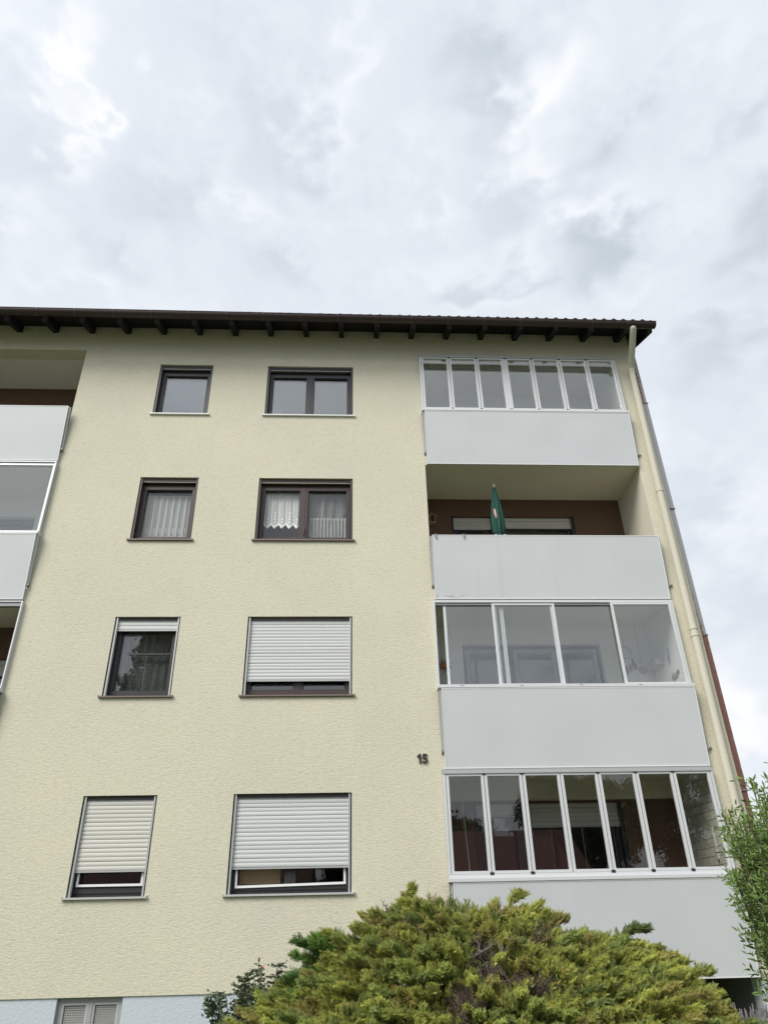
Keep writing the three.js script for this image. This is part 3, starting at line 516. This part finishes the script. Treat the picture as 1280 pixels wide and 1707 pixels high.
  mesh('hoop', new THREE.TorusGeometry(.105, .008, 6, 28), string, d);
  mesh('web', merge(...[0, 1, 2, 3, 4, 5, 6, 7].map(k => rod([Math.cos(k * .785) * .1, Math.sin(k * .785) * .1, 0], [Math.cos(k * .785 + 2.2) * .1, Math.sin(k * .785 + 2.2) * .1, 0], .0015, .0015, 4))), string, d);
  mesh('cord', rod([0, .1, 0], [0, .70, 0], .003, .003, 4), string, d);
  [[-.08, -.22, .14], [-.03, -.30, .17], [.04, -.26, .16], [.10, -.18, .20], [.13, -.23, .13]].forEach(([x, y, L]) => { const g = new THREE.SphereGeometry(1, 8, 8); g.scale(.026, L / 2, .006); g.translate(x, y - .02, 0); mesh('feather', merge(g, rod([x, y + L / 2 - .03, 0], [x * .8, -.09, 0], .002, .002, 4)), feather, d); });
  const d2 = thing('woven_disc', 'small woven disc on a cord beside the dream catcher', 'ornament', [5.0, 5.25, -.62]);
  mesh('disc', new THREE.CylinderGeometry(.068, .068, .012, 24).rotateX(Math.PI / 2), std(lin(.12, .10, .09), .9), d2); mesh('rim', new THREE.TorusGeometry(.068, .007, 6, 24), string, d2); mesh('cord', rod([0, .068, 0], [0, 1.0, 0], .002, .002, 4), string, d2);
  const d3 = thing('wall_lizard', 'metal lizard figure on the side wall of the sliding glazed loggia', 'ornament', [LOG[1] - .03, 5.46, -.52]);
  mesh('body', merge(rod([0, .14, 0], [-.005, 0, .01], .014, .022, 7), rod([-.005, 0, .01], [0, -.14, -.02], .018, .004, 7)), M.steel, d3); mesh('leg', rod([0, .08, 0], [-.01, .10, .07], .006, .004, 5), M.steel, d3); mesh('leg', rod([0, .0, 0], [-.01, -.03, -.07], .006, .004, 5), M.steel, d3); mesh('leg', rod([0, .0, 0], [-.01, -.05, .06], .006, .004, 5), M.steel, d3);
  const d4 = thing('wall_fish', 'flat wooden fish figure low on the side wall of the sliding glazed loggia', 'ornament', [LOG[1] - .032, 5.10, -.45]);
  mesh('body', new THREE.SphereGeometry(1, 14, 10).scale(.012, .045, .13), std(lin(.25, .22, .17), .9), d4); mesh('fin', rod([0, .02, -.03], [-.004, .10, -.08], .02, .003, 5), std(lin(.22, .2, .16), .9), d4); mesh('tail', rod([0, 0, .11], [0, .05, .18], .012, .03, 5), std(lin(.25, .22, .17), .9), d4);
  const sh = thing('wall_shelf', 'grey wall box high in the corner of the sliding glazed loggia', 'shelf', [LOG[1] - .1, 5.5, -1.1]); mesh('box', box(-.07, .08, -.09, .0, -.12, .35), M.aluGrey, sh); mesh('lid', box(-.08, .085, .001, .02, -.13, .36), M.aluGrey, sh);
  const po = thing('awning_pole', 'thin white pole leaning on the brown wall of the lowest loggia', 'pole', [1.80, 1.04, -1.0]); mesh('shaft', rod([.06, 0, 0], [-.02, 2.25, -.12], .011, .011, 8), M.slat, po); mesh('crank', rod([-.02, 2.25, -.12], [-.05, 2.42, -.16], .008, .008, 6), M.steel, po);
  const th = thing('wall_thermometer', 'white strip on the block side wall of the lowest loggia', 'thermometer', [LOG[1] - .032, 2.52, -.36]); mesh('plate', box(-.006, .006, -.22, .22, -.022, .022), M.sillWhite, th); mesh('knob', new THREE.SphereGeometry(.022, 10, 8).translate(-.01, -.24, 0), M.steel, th);
}

// ---------------------------------------------------------------- planting
const _m = new THREE.Matrix4(), _q = new THREE.Quaternion(), _v = new THREE.Vector3(), _s = new THREE.Vector3(), UPV = new THREE.Vector3(0, 1, 0);
function instances(name, geo, mat, list, parent) {
  const im = new THREE.InstancedMesh(geo, mat, list.length); im.name = name; im.castShadow = im.receiveShadow = true;
  list.forEach((o, i) => { _q.setFromUnitVectors(UPV, o.dir); if (o.roll) _q.multiply(new THREE.Quaternion().setFromAxisAngle(UPV, o.roll)); im.setMatrixAt(i, _m.compose(o.pos, _q, _s.set(o.s, o.s * (o.sy ?? 1), o.s))); im.setColorAt(i, o.col); });
  im.userData.kind = 'stuff'; parent.add(im); return im;
}
function cone3(a, b, r) {                                       // a slim three-sided spike
  const A = new THREE.Vector3(...a), B = new THREE.Vector3(...b), d = B.clone().sub(A).normalize(), u = new THREE.Vector3(d.y, -d.x, .3).cross(d).normalize(), v = d.clone().cross(u), p = [];
  const c = [0, 1, 2].map(k => A.clone().addScaledVector(u, Math.cos(k * 2.094) * r).addScaledVector(v, Math.sin(k * 2.094) * r));
  for (let k = 0; k < 3; k++) for (const q of [c[k], c[(k + 1) % 3], B]) p.push(q.x, q.y, q.z);
  return p;
}
function fromTriangles(p) { const g = new THREE.BufferGeometry(); g.setAttribute('position', new THREE.Float32BufferAttribute(p, 3)); g.computeVertexNormals(); return g; }
function juniperSprig(seed, bare = false) {                     // a drooping frond: stem, side shoots to both sides, fine shoots on those
  const r = rng(seed), p = [], L = .105, at = t => [R(r, -.002, .002), -.03 + L * t, .022 * t * t * (seed % 2 ? 1 : -1)];
  for (let k = 0; k < 4; k++) p.push(...cone3(at(k / 4), at((k + 1) / 4 + .06), bare ? .0022 : .0034));
  const n = bare ? 8 : 15;
  for (let k = 0; k < n; k++) {
    const t = .05 + .92 * k / n, o = at(t), side = k % 2 ? 1 : -1, l = (bare ? .04 : .036) * (1.1 - .75 * t) * R(r, .75, 1.2), up = R(r, .5, .9), dz = R(r, -.45, .45);
    const e = [o[0] + side * l * .8, o[1] + l * up, o[2] + dz * l]; p.push(...cone3(o, e, bare ? .0016 : .0036));
    for (let j = 0; j < (bare ? 1 : 3); j++) { const q = .3 + j * .28, l2 = l * R(r, .4, .65) * (1.2 - q), m = [o[0] + (e[0] - o[0]) * q, o[1] + (e[1] - o[1]) * q, o[2] + (e[2] - o[2]) * q]; p.push(...cone3(m, [m[0] + side * l2 * (j % 2 ? .1 : .9), m[1] + l2 * R(r, .6, 1), m[2] + R(r, -.6, .6) * l2], bare ? .0012 : .0032)); }
  }
  return fromTriangles(p);
}
{
  const bush = thing('juniper_bush', 'broad yellow green juniper with brown bare patches below the loggias', 'shrub', [1.05, 0, 4.2]);
  const crest = [[-1.05, .50], [-.86, .80], [-.52, 1.05], [-.16, 1.20], [.14, 1.52], [.51, 1.70], [.77, 1.73], [1.07, 1.63], [1.38, 1.67], [1.47, 1.52], [1.78, 1.44], [2.15, 1.44], [2.34, 1.34], [2.50, 1.12], [2.76, .95], [2.95, .74], [3.10, .52]];
  const H = x => { if (x <= crest[0][0]) return .55; for (let i = 1; i < crest.length; i++) if (x <= crest[i][0]) { const [a, b] = [crest[i - 1], crest[i]], t = (x - a[0]) / (b[0] - a[0]); return a[1] + (b[1] - a[1]) * t; } return .6; };
  const r = rng(1234), lobes = [];
  const deadSpots = [[.94, 1.22, .10], [.78, 1.04, .08], [1.28, 1.08, .09], [1.02, 1.36, .05], [1.40, 1.30, .04], [.34, 1.46, .07], [.55, 1.42, .05]];
  const tone = [[.30, .33, .070], [.245, .29, .066], [.345, .365, .075], [.18, .23, .06], [.29, .27, .075], [.32, .345, .07]];
  const addLobe = (x, y, z, rad, front) => {
    const out = new THREE.Vector3((x - 1.05) * .55, .35, front ? 1 : -1).normalize();
    const dead = front && deadSpots.some(([dx, dy, dr]) => Math.hypot((x - dx), (y + .02 - dy)) < dr + .04);
    lobes.push({ c: new THREE.Vector3(x - 1.05, y, z - 4.2), rad, out, dead, tone: tone[Math.floor(r() * tone.length)] });
  };
  for (let x = -.92; x <= 3.05; x += .155) {
    const e = Math.sqrt(Math.max(0, 1 - ((x - 1.05) / 2.3) ** 2)), h = H(x), front = 1.35 * e, rad = () => R(r, .085, .165) * (.75 + .25 * e);
    { const q = rad(); addLobe(x + R(r, -.05, .05), h - q * .92, 4.2 + R(r, -.12, .12), q, true); }
    for (let t = .12; t <= 1.02; t += .105) { const q = rad(), yy = h * (1 - .50 * t ** 1.25) - q * .9 + R(r, -.13, .05); if (yy < .25) continue; addLobe(x + R(r, -.08, .08), yy, 4.2 + front * t + R(r, -.05, .05), q, true); }
    for (let t = .35; t <= 1; t += .32) { const q = rad() * 1.1, yy = h * (1 - .6 * t * t) - q; if (yy > .2) addLobe(x + R(r, -.08, .08), yy, 4.2 - front * .8 * t, q, false); }
  }
  for (let x = -.8; x < 2.9; x += .2) for (let q = 0; q < 3; q++) addLobe(x + R(r, -.06, .06), H(x) * R(r, .3, .62), 4.2 + R(r, -.3, .35), R(r, .15, .2), true);   // the inside of the mound
  for (let k = 0; k < 60; k++) { const a = R(r, 0, 6.283); addLobe(1.05 + Math.cos(a) * 2.1 * R(r, .85, 1), R(r, .15, .5), 4.2 + Math.sin(a) * 1.4, R(r, .16, .22), Math.sin(a) > 0); }
  const live = [[], [], []], bare = [];
  for (const l of lobes) {
    const n = Math.round((l.dead ? 110 : 185) * (l.rad / .15) ** 2);
    for (let k = 0; k < n; k++) {
      const d = new THREE.Vector3(R(r, -1, 1), R(r, -.55, 1), R(r, -1, 1)).normalize(), depth = l.dead ? R(r, .35, .95) : 1.06 - r() * r() * .55;
      const pos = l.c.clone().addScaledVector(d, l.rad * depth);
      const dir = d.multiplyScalar(.65).addScaledVector(l.out, .5).addScaledVector(UPV, .28).add(_v.set(R(r, -.4, .4), R(r, -.4, .4), R(r, -.4, .4))).normalize().clone();
      if (l.dead && r() < .86) { const b = R(r, .7, 1.25); bare.push({ pos, dir, roll: R(r, 0, 6.28), s: R(r, 1.3, 2.2), col: lin(.115 * b, .088 * b, .070 * b) }); continue; }
      const b = R(r, .72, 1.28), y = r() < .06 ? 1.35 : 1;
      live[Math.floor(r() * 3)].push({ pos, dir, roll: R(r, 0, 6.28), s: R(r, .48, .88), col: lin(l.tone[0] * b * y, l.tone[1] * b, l.tone[2] * b) });
    }
  }
  // plumes that droop away from the crown of the mound and curl up at their tips
  const apex = new THREE.Vector3(0, 1.75, 0);
  for (let k = 0; k < 900; k++) {
    const x = R(r, -.72, 2.82), e = Math.sqrt(Math.max(0, 1 - ((x - 1.05) / 2.3) ** 2)), t = k < 130 ? R(r, -.1, .06) : Math.pow(r(), .9), h = H(x), back = k % 9 === 0;
    const P0 = new THREE.Vector3(x - 1.05, h * (1 - .50 * Math.abs(t) ** 1.25) - .22 + R(r, -.06, .05), (back ? -1 : 1) * 1.35 * e * t);
    if (!back && t > .1 && deadSpots.some(([dx, dy, dr]) => Math.hypot(x - dx, P0.y - dy) < dr * 1.25)) continue;
    const away = P0.clone().sub(apex); away.y = 0; away.normalize();
    const nrm = new THREE.Vector3((x - 1.05) * .25, .75 - .45 * t, (back ? -1 : 1) * (.25 + .75 * t)).normalize();
    const d = away.multiplyScalar(.8).addScaledVector(nrm, .32).add(_v.set(R(r, -.35, .35), R(r, -.38, -.05), R(r, -.2, .3))).normalize().clone(), L = R(r, .14, .36), W = R(r, .035, .075), c = tone[Math.floor(r() * tone.length)], f = R(r, .8, 1.35), n = Math.round(L * W * 4600) + 10;
    for (let q = 0; q < n; q++) {
      const u = Math.sqrt(r()), w = W * (1.1 - .75 * u), pos = P0.clone().addScaledVector(d, L * u).addScaledVector(nrm, .10 * Math.sin(u * 2.2) + R(r, -.4, 1) * w).add(_v.set(R(r, -w, w), R(r, -w, w) * .5 + .05 * u * u, R(r, -w, w)));
      const dir = d.clone().multiplyScalar(.8).addScaledVector(nrm, .42).addScaledVector(UPV, .25 * u).add(_v.set(R(r, -.38, .38), R(r, -.35, .35), R(r, -.38, .38))).normalize().clone(), b = R(r, .75, 1.25) * f;
      live[q % 3].push({ pos, dir, roll: R(r, 0, 6.28), s: R(r, .45, .85), col: lin(c[0] * b, c[1] * b, c[2] * b) });
    }
  }
  // the greener bough that reaches out on the left and a few loose sprays on the outline
  const spray = (x0, y0, z0, x1, y1, z1, n, wdt, col, s = .9) => { for (let k = 0; k < n; k++) { const t = Math.sqrt(r()), w = wdt * (1.05 - t) + .008; const pos = new THREE.Vector3(x0 + (x1 - x0) * t - 1.05 + R(r, -w, w), y0 + (y1 - y0) * t + R(r, -w, w) * .7 + .05 * Math.sin(t * 3.1), z0 + (z1 - z0) * t - 4.2 + R(r, -w, w)); const dir = new THREE.Vector3(x1 - x0, y1 - y0 + .12, z1 - z0).normalize().add(_v.set(R(r, -.7, .7), R(r, -.5, .6), R(r, -.7, .7))).normalize().clone(); const b = R(r, .75, 1.25); live[k % 3].push({ pos, dir, roll: R(r, 0, 6), s: R(r, .7, 1.2) * s, col: lin(col[0] * b, col[1] * b, col[2] * b) }); } };
  const G = [.14, .25, .045];
  for (let k = 0; k < 22; k++) { const u = k / 21, low = k % 3 === 2; spray(R(r, -.1, .2), R(r, 1.05, 1.3), R(r, 3.9, 4.4), R(r, -.62, -.15), low ? R(r, 1.05, 1.22) : R(r, 1.32, 1.47), R(r, 3.9, 4.4), 90, .03, k % 4 ? G : [.09, .17, .04], 1.0); }
  spray(2.2, 1.38, 4.2, 2.50, 1.46, 4.2, 90, .05, [.09, .13, .03]); spray(1.30, 1.62, 4.2, 1.45, 1.74, 4.2, 60, .04, tone[0]); spray(2.75, 1.06, 4.2, 2.98, 1.14, 4.2, 60, .05, tone[1]); spray(1.60, 1.42, 4.2, 1.75, 1.56, 4.2, 40, .03, tone[0]); spray(.45, 1.64, 4.2, .50, 1.80, 4.2, 60, .05, tone[0]);
  const leafMat = std(0xffffff, .75), twigMat = std(0xffffff, .95);
  live.forEach((list, k) => instances('foliage', juniperSprig(40 + k), leafMat, list, bush));
  instances('bare_twigs', juniperSprig(50, true), twigMat, bare, bush);
  const bark = std(lin(.10, .075, .06), .95);
  for (let k = 0; k < 22; k++) { const a = R(r, 0, 6.283), L = R(r, .8, 1.9), x = Math.cos(a) * L, z = Math.sin(a) * L * .6, y = clamp(H(1.05 + x) * R(r, .4, .62), .2, 1.1); mesh('branch', tube([[0, .02, 0], [x * .3, y * .55, z * .3], [x * .7, y * .9, z * .7], [x, y, z]], .018, 8, 5), bark, bush); }
  for (let k = 0; k < 46; k++) { const d = deadSpots[k % 5], x = d[0] - 1.05 + R(r, -.15, .15), y = d[1] + R(r, -.12, .1), z = R(r, .45, .70); mesh('dead_twig', tube([[x, y, z], [x + R(r, -.08, .08), y + R(r, -.1, .02), z + .05], [x + R(r, -.16, .16), y + R(r, -.2, .0), z + .1]], R(r, .003, .006), 5, 4), std(lin(.17, .14, .12), .95), bush); }
}

function leafGeometry(L, W, fold = .25) {                        // a pointed leaf with a midrib fold, growing along +y
  const p = [], st = [[0, .08], [.25, .8], [.5, 1], [.78, .62], [1, 0]];
  for (let i = 0; i < st.length - 1; i++) { const [t0, w0] = st[i], [t1, w1] = st[i + 1], y0 = t0 * L, y1 = t1 * L, b0 = -.22 * L * t0 * t0, b1 = -.22 * L * t1 * t1;
    for (const s of [-1, 1]) { const a = [0, y0, b0], b = [s * w0 * W / 2, y0, b0 + w0 * W * fold], c = [0, y1, b1], d = [s * w1 * W / 2, y1, b1 + w1 * W * fold]; p.push(...(s > 0 ? [a, b, c, b, d, c] : [a, c, b, b, c, d]).flat()); } }
  return fromTriangles(p);
}
const leafy = (o = {}) => new THREE.MeshPhysicalMaterial({ color: 0xffffff, roughness: .6, side: THREE.DoubleSide, ...o });
{
  // slender-leaved shrub at the right edge, close to the viewer
  const sh = thing('willow_leaved_shrub', 'tall shrub of narrow green leaves at the right edge before the parapets', 'shrub', [2.86, 0, 6.4]);
  const r = rng(77), list = [], under = [], stem = std(lin(.10, .095, .06), .9);
  const wood = (pts, rad) => mesh('stem', tube(pts, rad, 10, 5), stem, sh);
  for (let k = 0; k < 175; k++) {
    const a = R(r, 0, 6.283), lean = Math.sqrt(r()), topR = .55 * lean, hgt = R(r, 1.85, 2.4) - lean * .22 + (k < 5 ? .2 : 0);
    const x1 = Math.cos(a) * topR, z1 = Math.sin(a) * topR, x0 = x1 * .6, z0 = z1 * .6, P = [];
    for (let t = 0; t <= 1.001; t += .125) P.push(new THREE.Vector3(x0 + (x1 - x0) * t ** 1.4, hgt * t, z0 + (z1 - z0) * t ** 1.4));
    const curve = new THREE.CatmullRomCurve3(P); wood(P.map(v => [v.x, v.y, v.z]), .0045);
    for (let j = 0; j < 56; j++) {                              // side shoots
      const t = R(r, .22, 1), o = curve.getPointAt(t), b = R(r, 0, 6.283), L = R(r, .08, .26) * (1.1 - t * .55), d = new THREE.Vector3(Math.cos(b), R(r, .35, 1.3), Math.sin(b)).normalize();
      const nl = Math.round(L / .014); let phase = R(r, 0, 6);
      for (let q = 1; q <= nl; q++) {
        const pos = o.clone().addScaledVector(d, L * q / nl); phase += 1.57; const side = new THREE.Vector3(Math.cos(phase), .15, Math.sin(phase)).cross(d).normalize(), bb = R(r, .7, 1.3), young = t > .8 ? 1.2 : 1;
        const entry = { pos, dir: d.clone().multiplyScalar(.75).addScaledVector(side, .75).normalize(), roll: R(r, 0, 6.28), s: R(r, .7, 1.2), col: lin(.12 * bb * young, .19 * bb * young, .05 * bb) };
        list.push(entry);
      }
    }
  }
  instances('foliage', leafGeometry(.046, .012), leafy({ transmission: .15, thickness: 0 }), list, sh);

  // rose by the plinth
  const ro = thing('rose_bush', 'dark green rose bush with one pink bud against the plinth', 'shrub', [-1.15, 0, 1.1]), rl = [];
  const rs = std(lin(.07, .075, .035), .8);
  for (let k = 0; k < 30; k++) {
    const x = R(r, -.55, .72), z = R(r, -.3, .35), h = (1.19 - Math.abs(x - .15) * .5) * R(r, .76, 1.02), P = [[x * .3, 0, z * .3], [x * .7, h * .5, z * .7], [x, h, z]]; mesh('cane', tube(P, .006, 8, 5), rs, ro);
    const c = new THREE.CatmullRomCurve3(P.map(p => new THREE.Vector3(...p)));
    for (let j = 0; j < 60; j++) { const t = R(r, .32, 1), o = c.getPointAt(t), b = R(r, 0, 6.283), d = new THREE.Vector3(Math.cos(b), R(r, -.1, .6), Math.sin(b)).normalize(), L = R(r, .05, .12);
      for (let q = 0; q < 5; q++) { const u = (q / 5 + .2) * L, side = new THREE.Vector3().crossVectors(d, UPV).multiplyScalar(q === 4 ? 0 : q % 2 ? 1 : -1), bb = R(r, .7, 1.3); rl.push({ pos: o.clone().addScaledVector(d, u), dir: d.clone().multiplyScalar(.5).add(side).add(new THREE.Vector3(0, R(r, -.4, .3), 0)).normalize(), roll: R(r, -1, 1), s: R(r, .7, 1.2), col: lin(.075 * bb, .105 * bb, .052 * bb) }); } }
  }
  instances('foliage', leafGeometry(.042, .026), leafy(), rl, ro);
  const bud = new THREE.SphereGeometry(.02, 10, 8); bud.scale(1, 1.25, 1); mesh('bud', bud.translate(.09, 1.13, .1), std(lin(.55, .12, .13), .7), ro); mesh('cane', tube([[.05, .5, .08], [.08, .9, .1], [.09, 1.11, .1]], .005, 8, 5), rs, ro);
  mesh('bud', new THREE.SphereGeometry(.014, 8, 6).scale(1, 1.8, 1).translate(.045, 1.22, .1), std(lin(.16, .12, .08), .7), ro); mesh('cane', tube([[.03, .6, .1], [.05, 1, .1], [.045, 1.2, .1]], .004, 8, 5), rs, ro);

  // lavender in front of the undercroft
  const la = thing('lavender', 'grey lavender stalks in front of the dark undercroft', 'plant', [4.25, 0, 1.9]), sp = [], lv = [];
  for (let k = 0; k < 175; k++) { const a = R(r, 0, 6.283), q = Math.sqrt(r()) * .45, x = Math.cos(a) * q, z = Math.sin(a) * q * .7, h = R(r, .48, .72); sp.push({ pos: new THREE.Vector3(x, 0, z), dir: new THREE.Vector3(x * .35 + R(r, -.06, .06), 1, z * .35 + R(r, -.06, .06)).normalize(), roll: r() * 6, s: 1, sy: h / .6, col: lin(.17, .16, .17) }); }
  const spike = merge(rod([0, 0, 0], [0, .55, 0], .0025, .002, 4), new THREE.CylinderGeometry(.006, .010, .07, 6).translate(0, .565, 0)); spike.deleteAttribute('uv');
  instances('flower_stalks', spike, std(0xffffff, .9), sp, la);
  for (let k = 0; k < 900; k++) { const a = R(r, 0, 6.283), q = Math.sqrt(r()) * .42; lv.push({ pos: new THREE.Vector3(Math.cos(a) * q, R(r, .03, .40), Math.sin(a) * q * .7), dir: new THREE.Vector3(Math.cos(a) * .6, 1, Math.sin(a) * .6).normalize(), roll: r() * 6, s: R(r, .7, 1.2), col: lin(.15, .17, .13) }); }
  instances('foliage', leafGeometry(.06, .007), leafy(), lv, la);
}

// ---------------------------------------------------------------- across the garden, behind the viewer: what the glass mirrors
function tree(label, x, z, h, rad, seed, col, trunkH = .3) {
  const t = thing('broadleaf_tree', label, 'tree', [x, 0, z], 'trees behind the viewer mirrored in the glass'), r = rng(seed), bark = std(lin(.09, .075, .06), .95);
  mesh('trunk', tube([[0, 0, 0], [.1, h * .3, .05], [0, h * .62, 0], [.1, h * .9, 0]], h * .014, 12, 7), bark, t);
  const clump = []; { const q = rng(seed + 1); for (let k = 0; k < 12; k++) { const c = new THREE.Vector3(R(q, -1, 1), R(q, -1, 1), R(q, -1, 1)).multiplyScalar(.22), u = new THREE.Vector3(R(q, -1, 1), R(q, -1, 1), R(q, -1, 1)).normalize().multiplyScalar(.11), v = new THREE.Vector3(R(q, -1, 1), R(q, -1, 1), R(q, -1, 1)).normalize().multiplyScalar(.07); for (const w of [[u, v, -1], [v, u, 1]]) { const A = c.clone().sub(u), B = c.clone().add(u), C = c.clone().addScaledVector(v, w[2]); clump.push(A.x, A.y, A.z, B.x, B.y, B.z, C.x, C.y, C.z); } } }
  const list = [], lobes = [];
  for (let k = 0; k < 34; k++) { const a = R(r, 0, 6.283), u = R(r, -1, 1), q = Math.sqrt(1 - u * u) * R(r, .45, .95); lobes.push([Math.cos(a) * q * rad, h * (trunkH + (1 - trunkH) * .52) + u * h * (1 - trunkH) * .42, Math.sin(a) * q * rad, R(r, .22, .4) * rad]); }
  lobes.slice(0, 12).forEach(l => mesh('limb', tube([[0, h * trunkH * 1.1, 0], [l[0] * .4, (l[1] + h * trunkH) / 2, l[2] * .4], [l[0], l[1], l[2]]], h * .005, 6, 5), bark, t));
  for (const l of lobes) for (let k = 0; k < 110; k++) { const d = new THREE.Vector3(R(r, -1, 1), R(r, -1, 1), R(r, -1, 1)).normalize(), b = R(r, .7, 1.3); list.push({ pos: new THREE.Vector3(l[0], l[1], l[2]).addScaledVector(d, l[3] * Math.cbrt(r())), dir: d, s: R(r, .8, 1.5), col: lin(col[0] * b, col[1] * b, col[2] * b) }); }
  instances('crown', fromTriangles(clump), leafy(), list, t);
}
tree('tall tree behind the viewer mirrored in the half shuttered window', -8.3, 24, 15.5, 3.4, 101, [.05, .075, .028]);
tree('round tree behind the viewer mirrored in the middle of the lowest loggia glass', 13.5, 36, 9.6, 3.6, 102, [.05, .07, .028], .2);
tree('wide tree behind the viewer mirrored at the right of the lowest loggia glass', 20, 30, 10.5, 4.5, 103, [.045, .07, .026], .2);
tree('smaller tree behind the viewer beside the red roofed house', 7.2, 41, 7.2, 3, 104, [.05, .07, .03], .2);
tree('far tree behind the viewer mirrored at the right end of the glass', 27, 34, 13, 4.5, 105, [.045, .065, .026], .2);
tree('slim tree behind the viewer at the end of the long low house', -24, 33, 9, 2.8, 106, [.045, .065, .026], .2);
tree('young tree behind the viewer between the two houses', -1.5, 44, 8, 2.6, 107, [.05, .07, .03], .2);
function gabledHouse(label, x, z, half) {
  const h = thing('gabled_house', label, 'house', [x, 0, z], 'houses behind the viewer mirrored in the glass');
  const wallM = std(lin(.38, .33, .27), .9), roofM = std(lin(.13, .055, .045), .85);
  mesh('wall', box(-half, half, 0, 3.1, -4, 4), wallM, h);
  const g = new THREE.Shape(); g.moveTo(-4.4, 0); g.lineTo(4.4, 0); g.lineTo(0, 2.7); g.closePath();
  const e = new THREE.ExtrudeGeometry(g, { depth: half * 2 + .8, bevelEnabled: false }); e.rotateY(Math.PI / 2); e.translate(-half - .4, 3.102, 0); mesh('roof', e, roofM, h);
  for (let u = -half + 2; u < half - 1; u += 3) { const w = group('window', h); mesh('frame', ring(u - .6, u + .6, 1, 2.3, -4.06, -4.002, .08), M.sillWhite, w); mesh('pane', planeXY(u - .52, u + .52, 1.08, 2.22, -4.03), std(lin(.03, .035, .04), .1), w); }
}
gabledHouse('plain house with a dark red roof behind the viewer, mirrored in the lowest glazing', 6.5, 31, 5);
gabledHouse('long low red roofed house behind the viewer, mirrored under the lowest shutters', -12, 37, 9.5);
renderer.render(scene, camera);
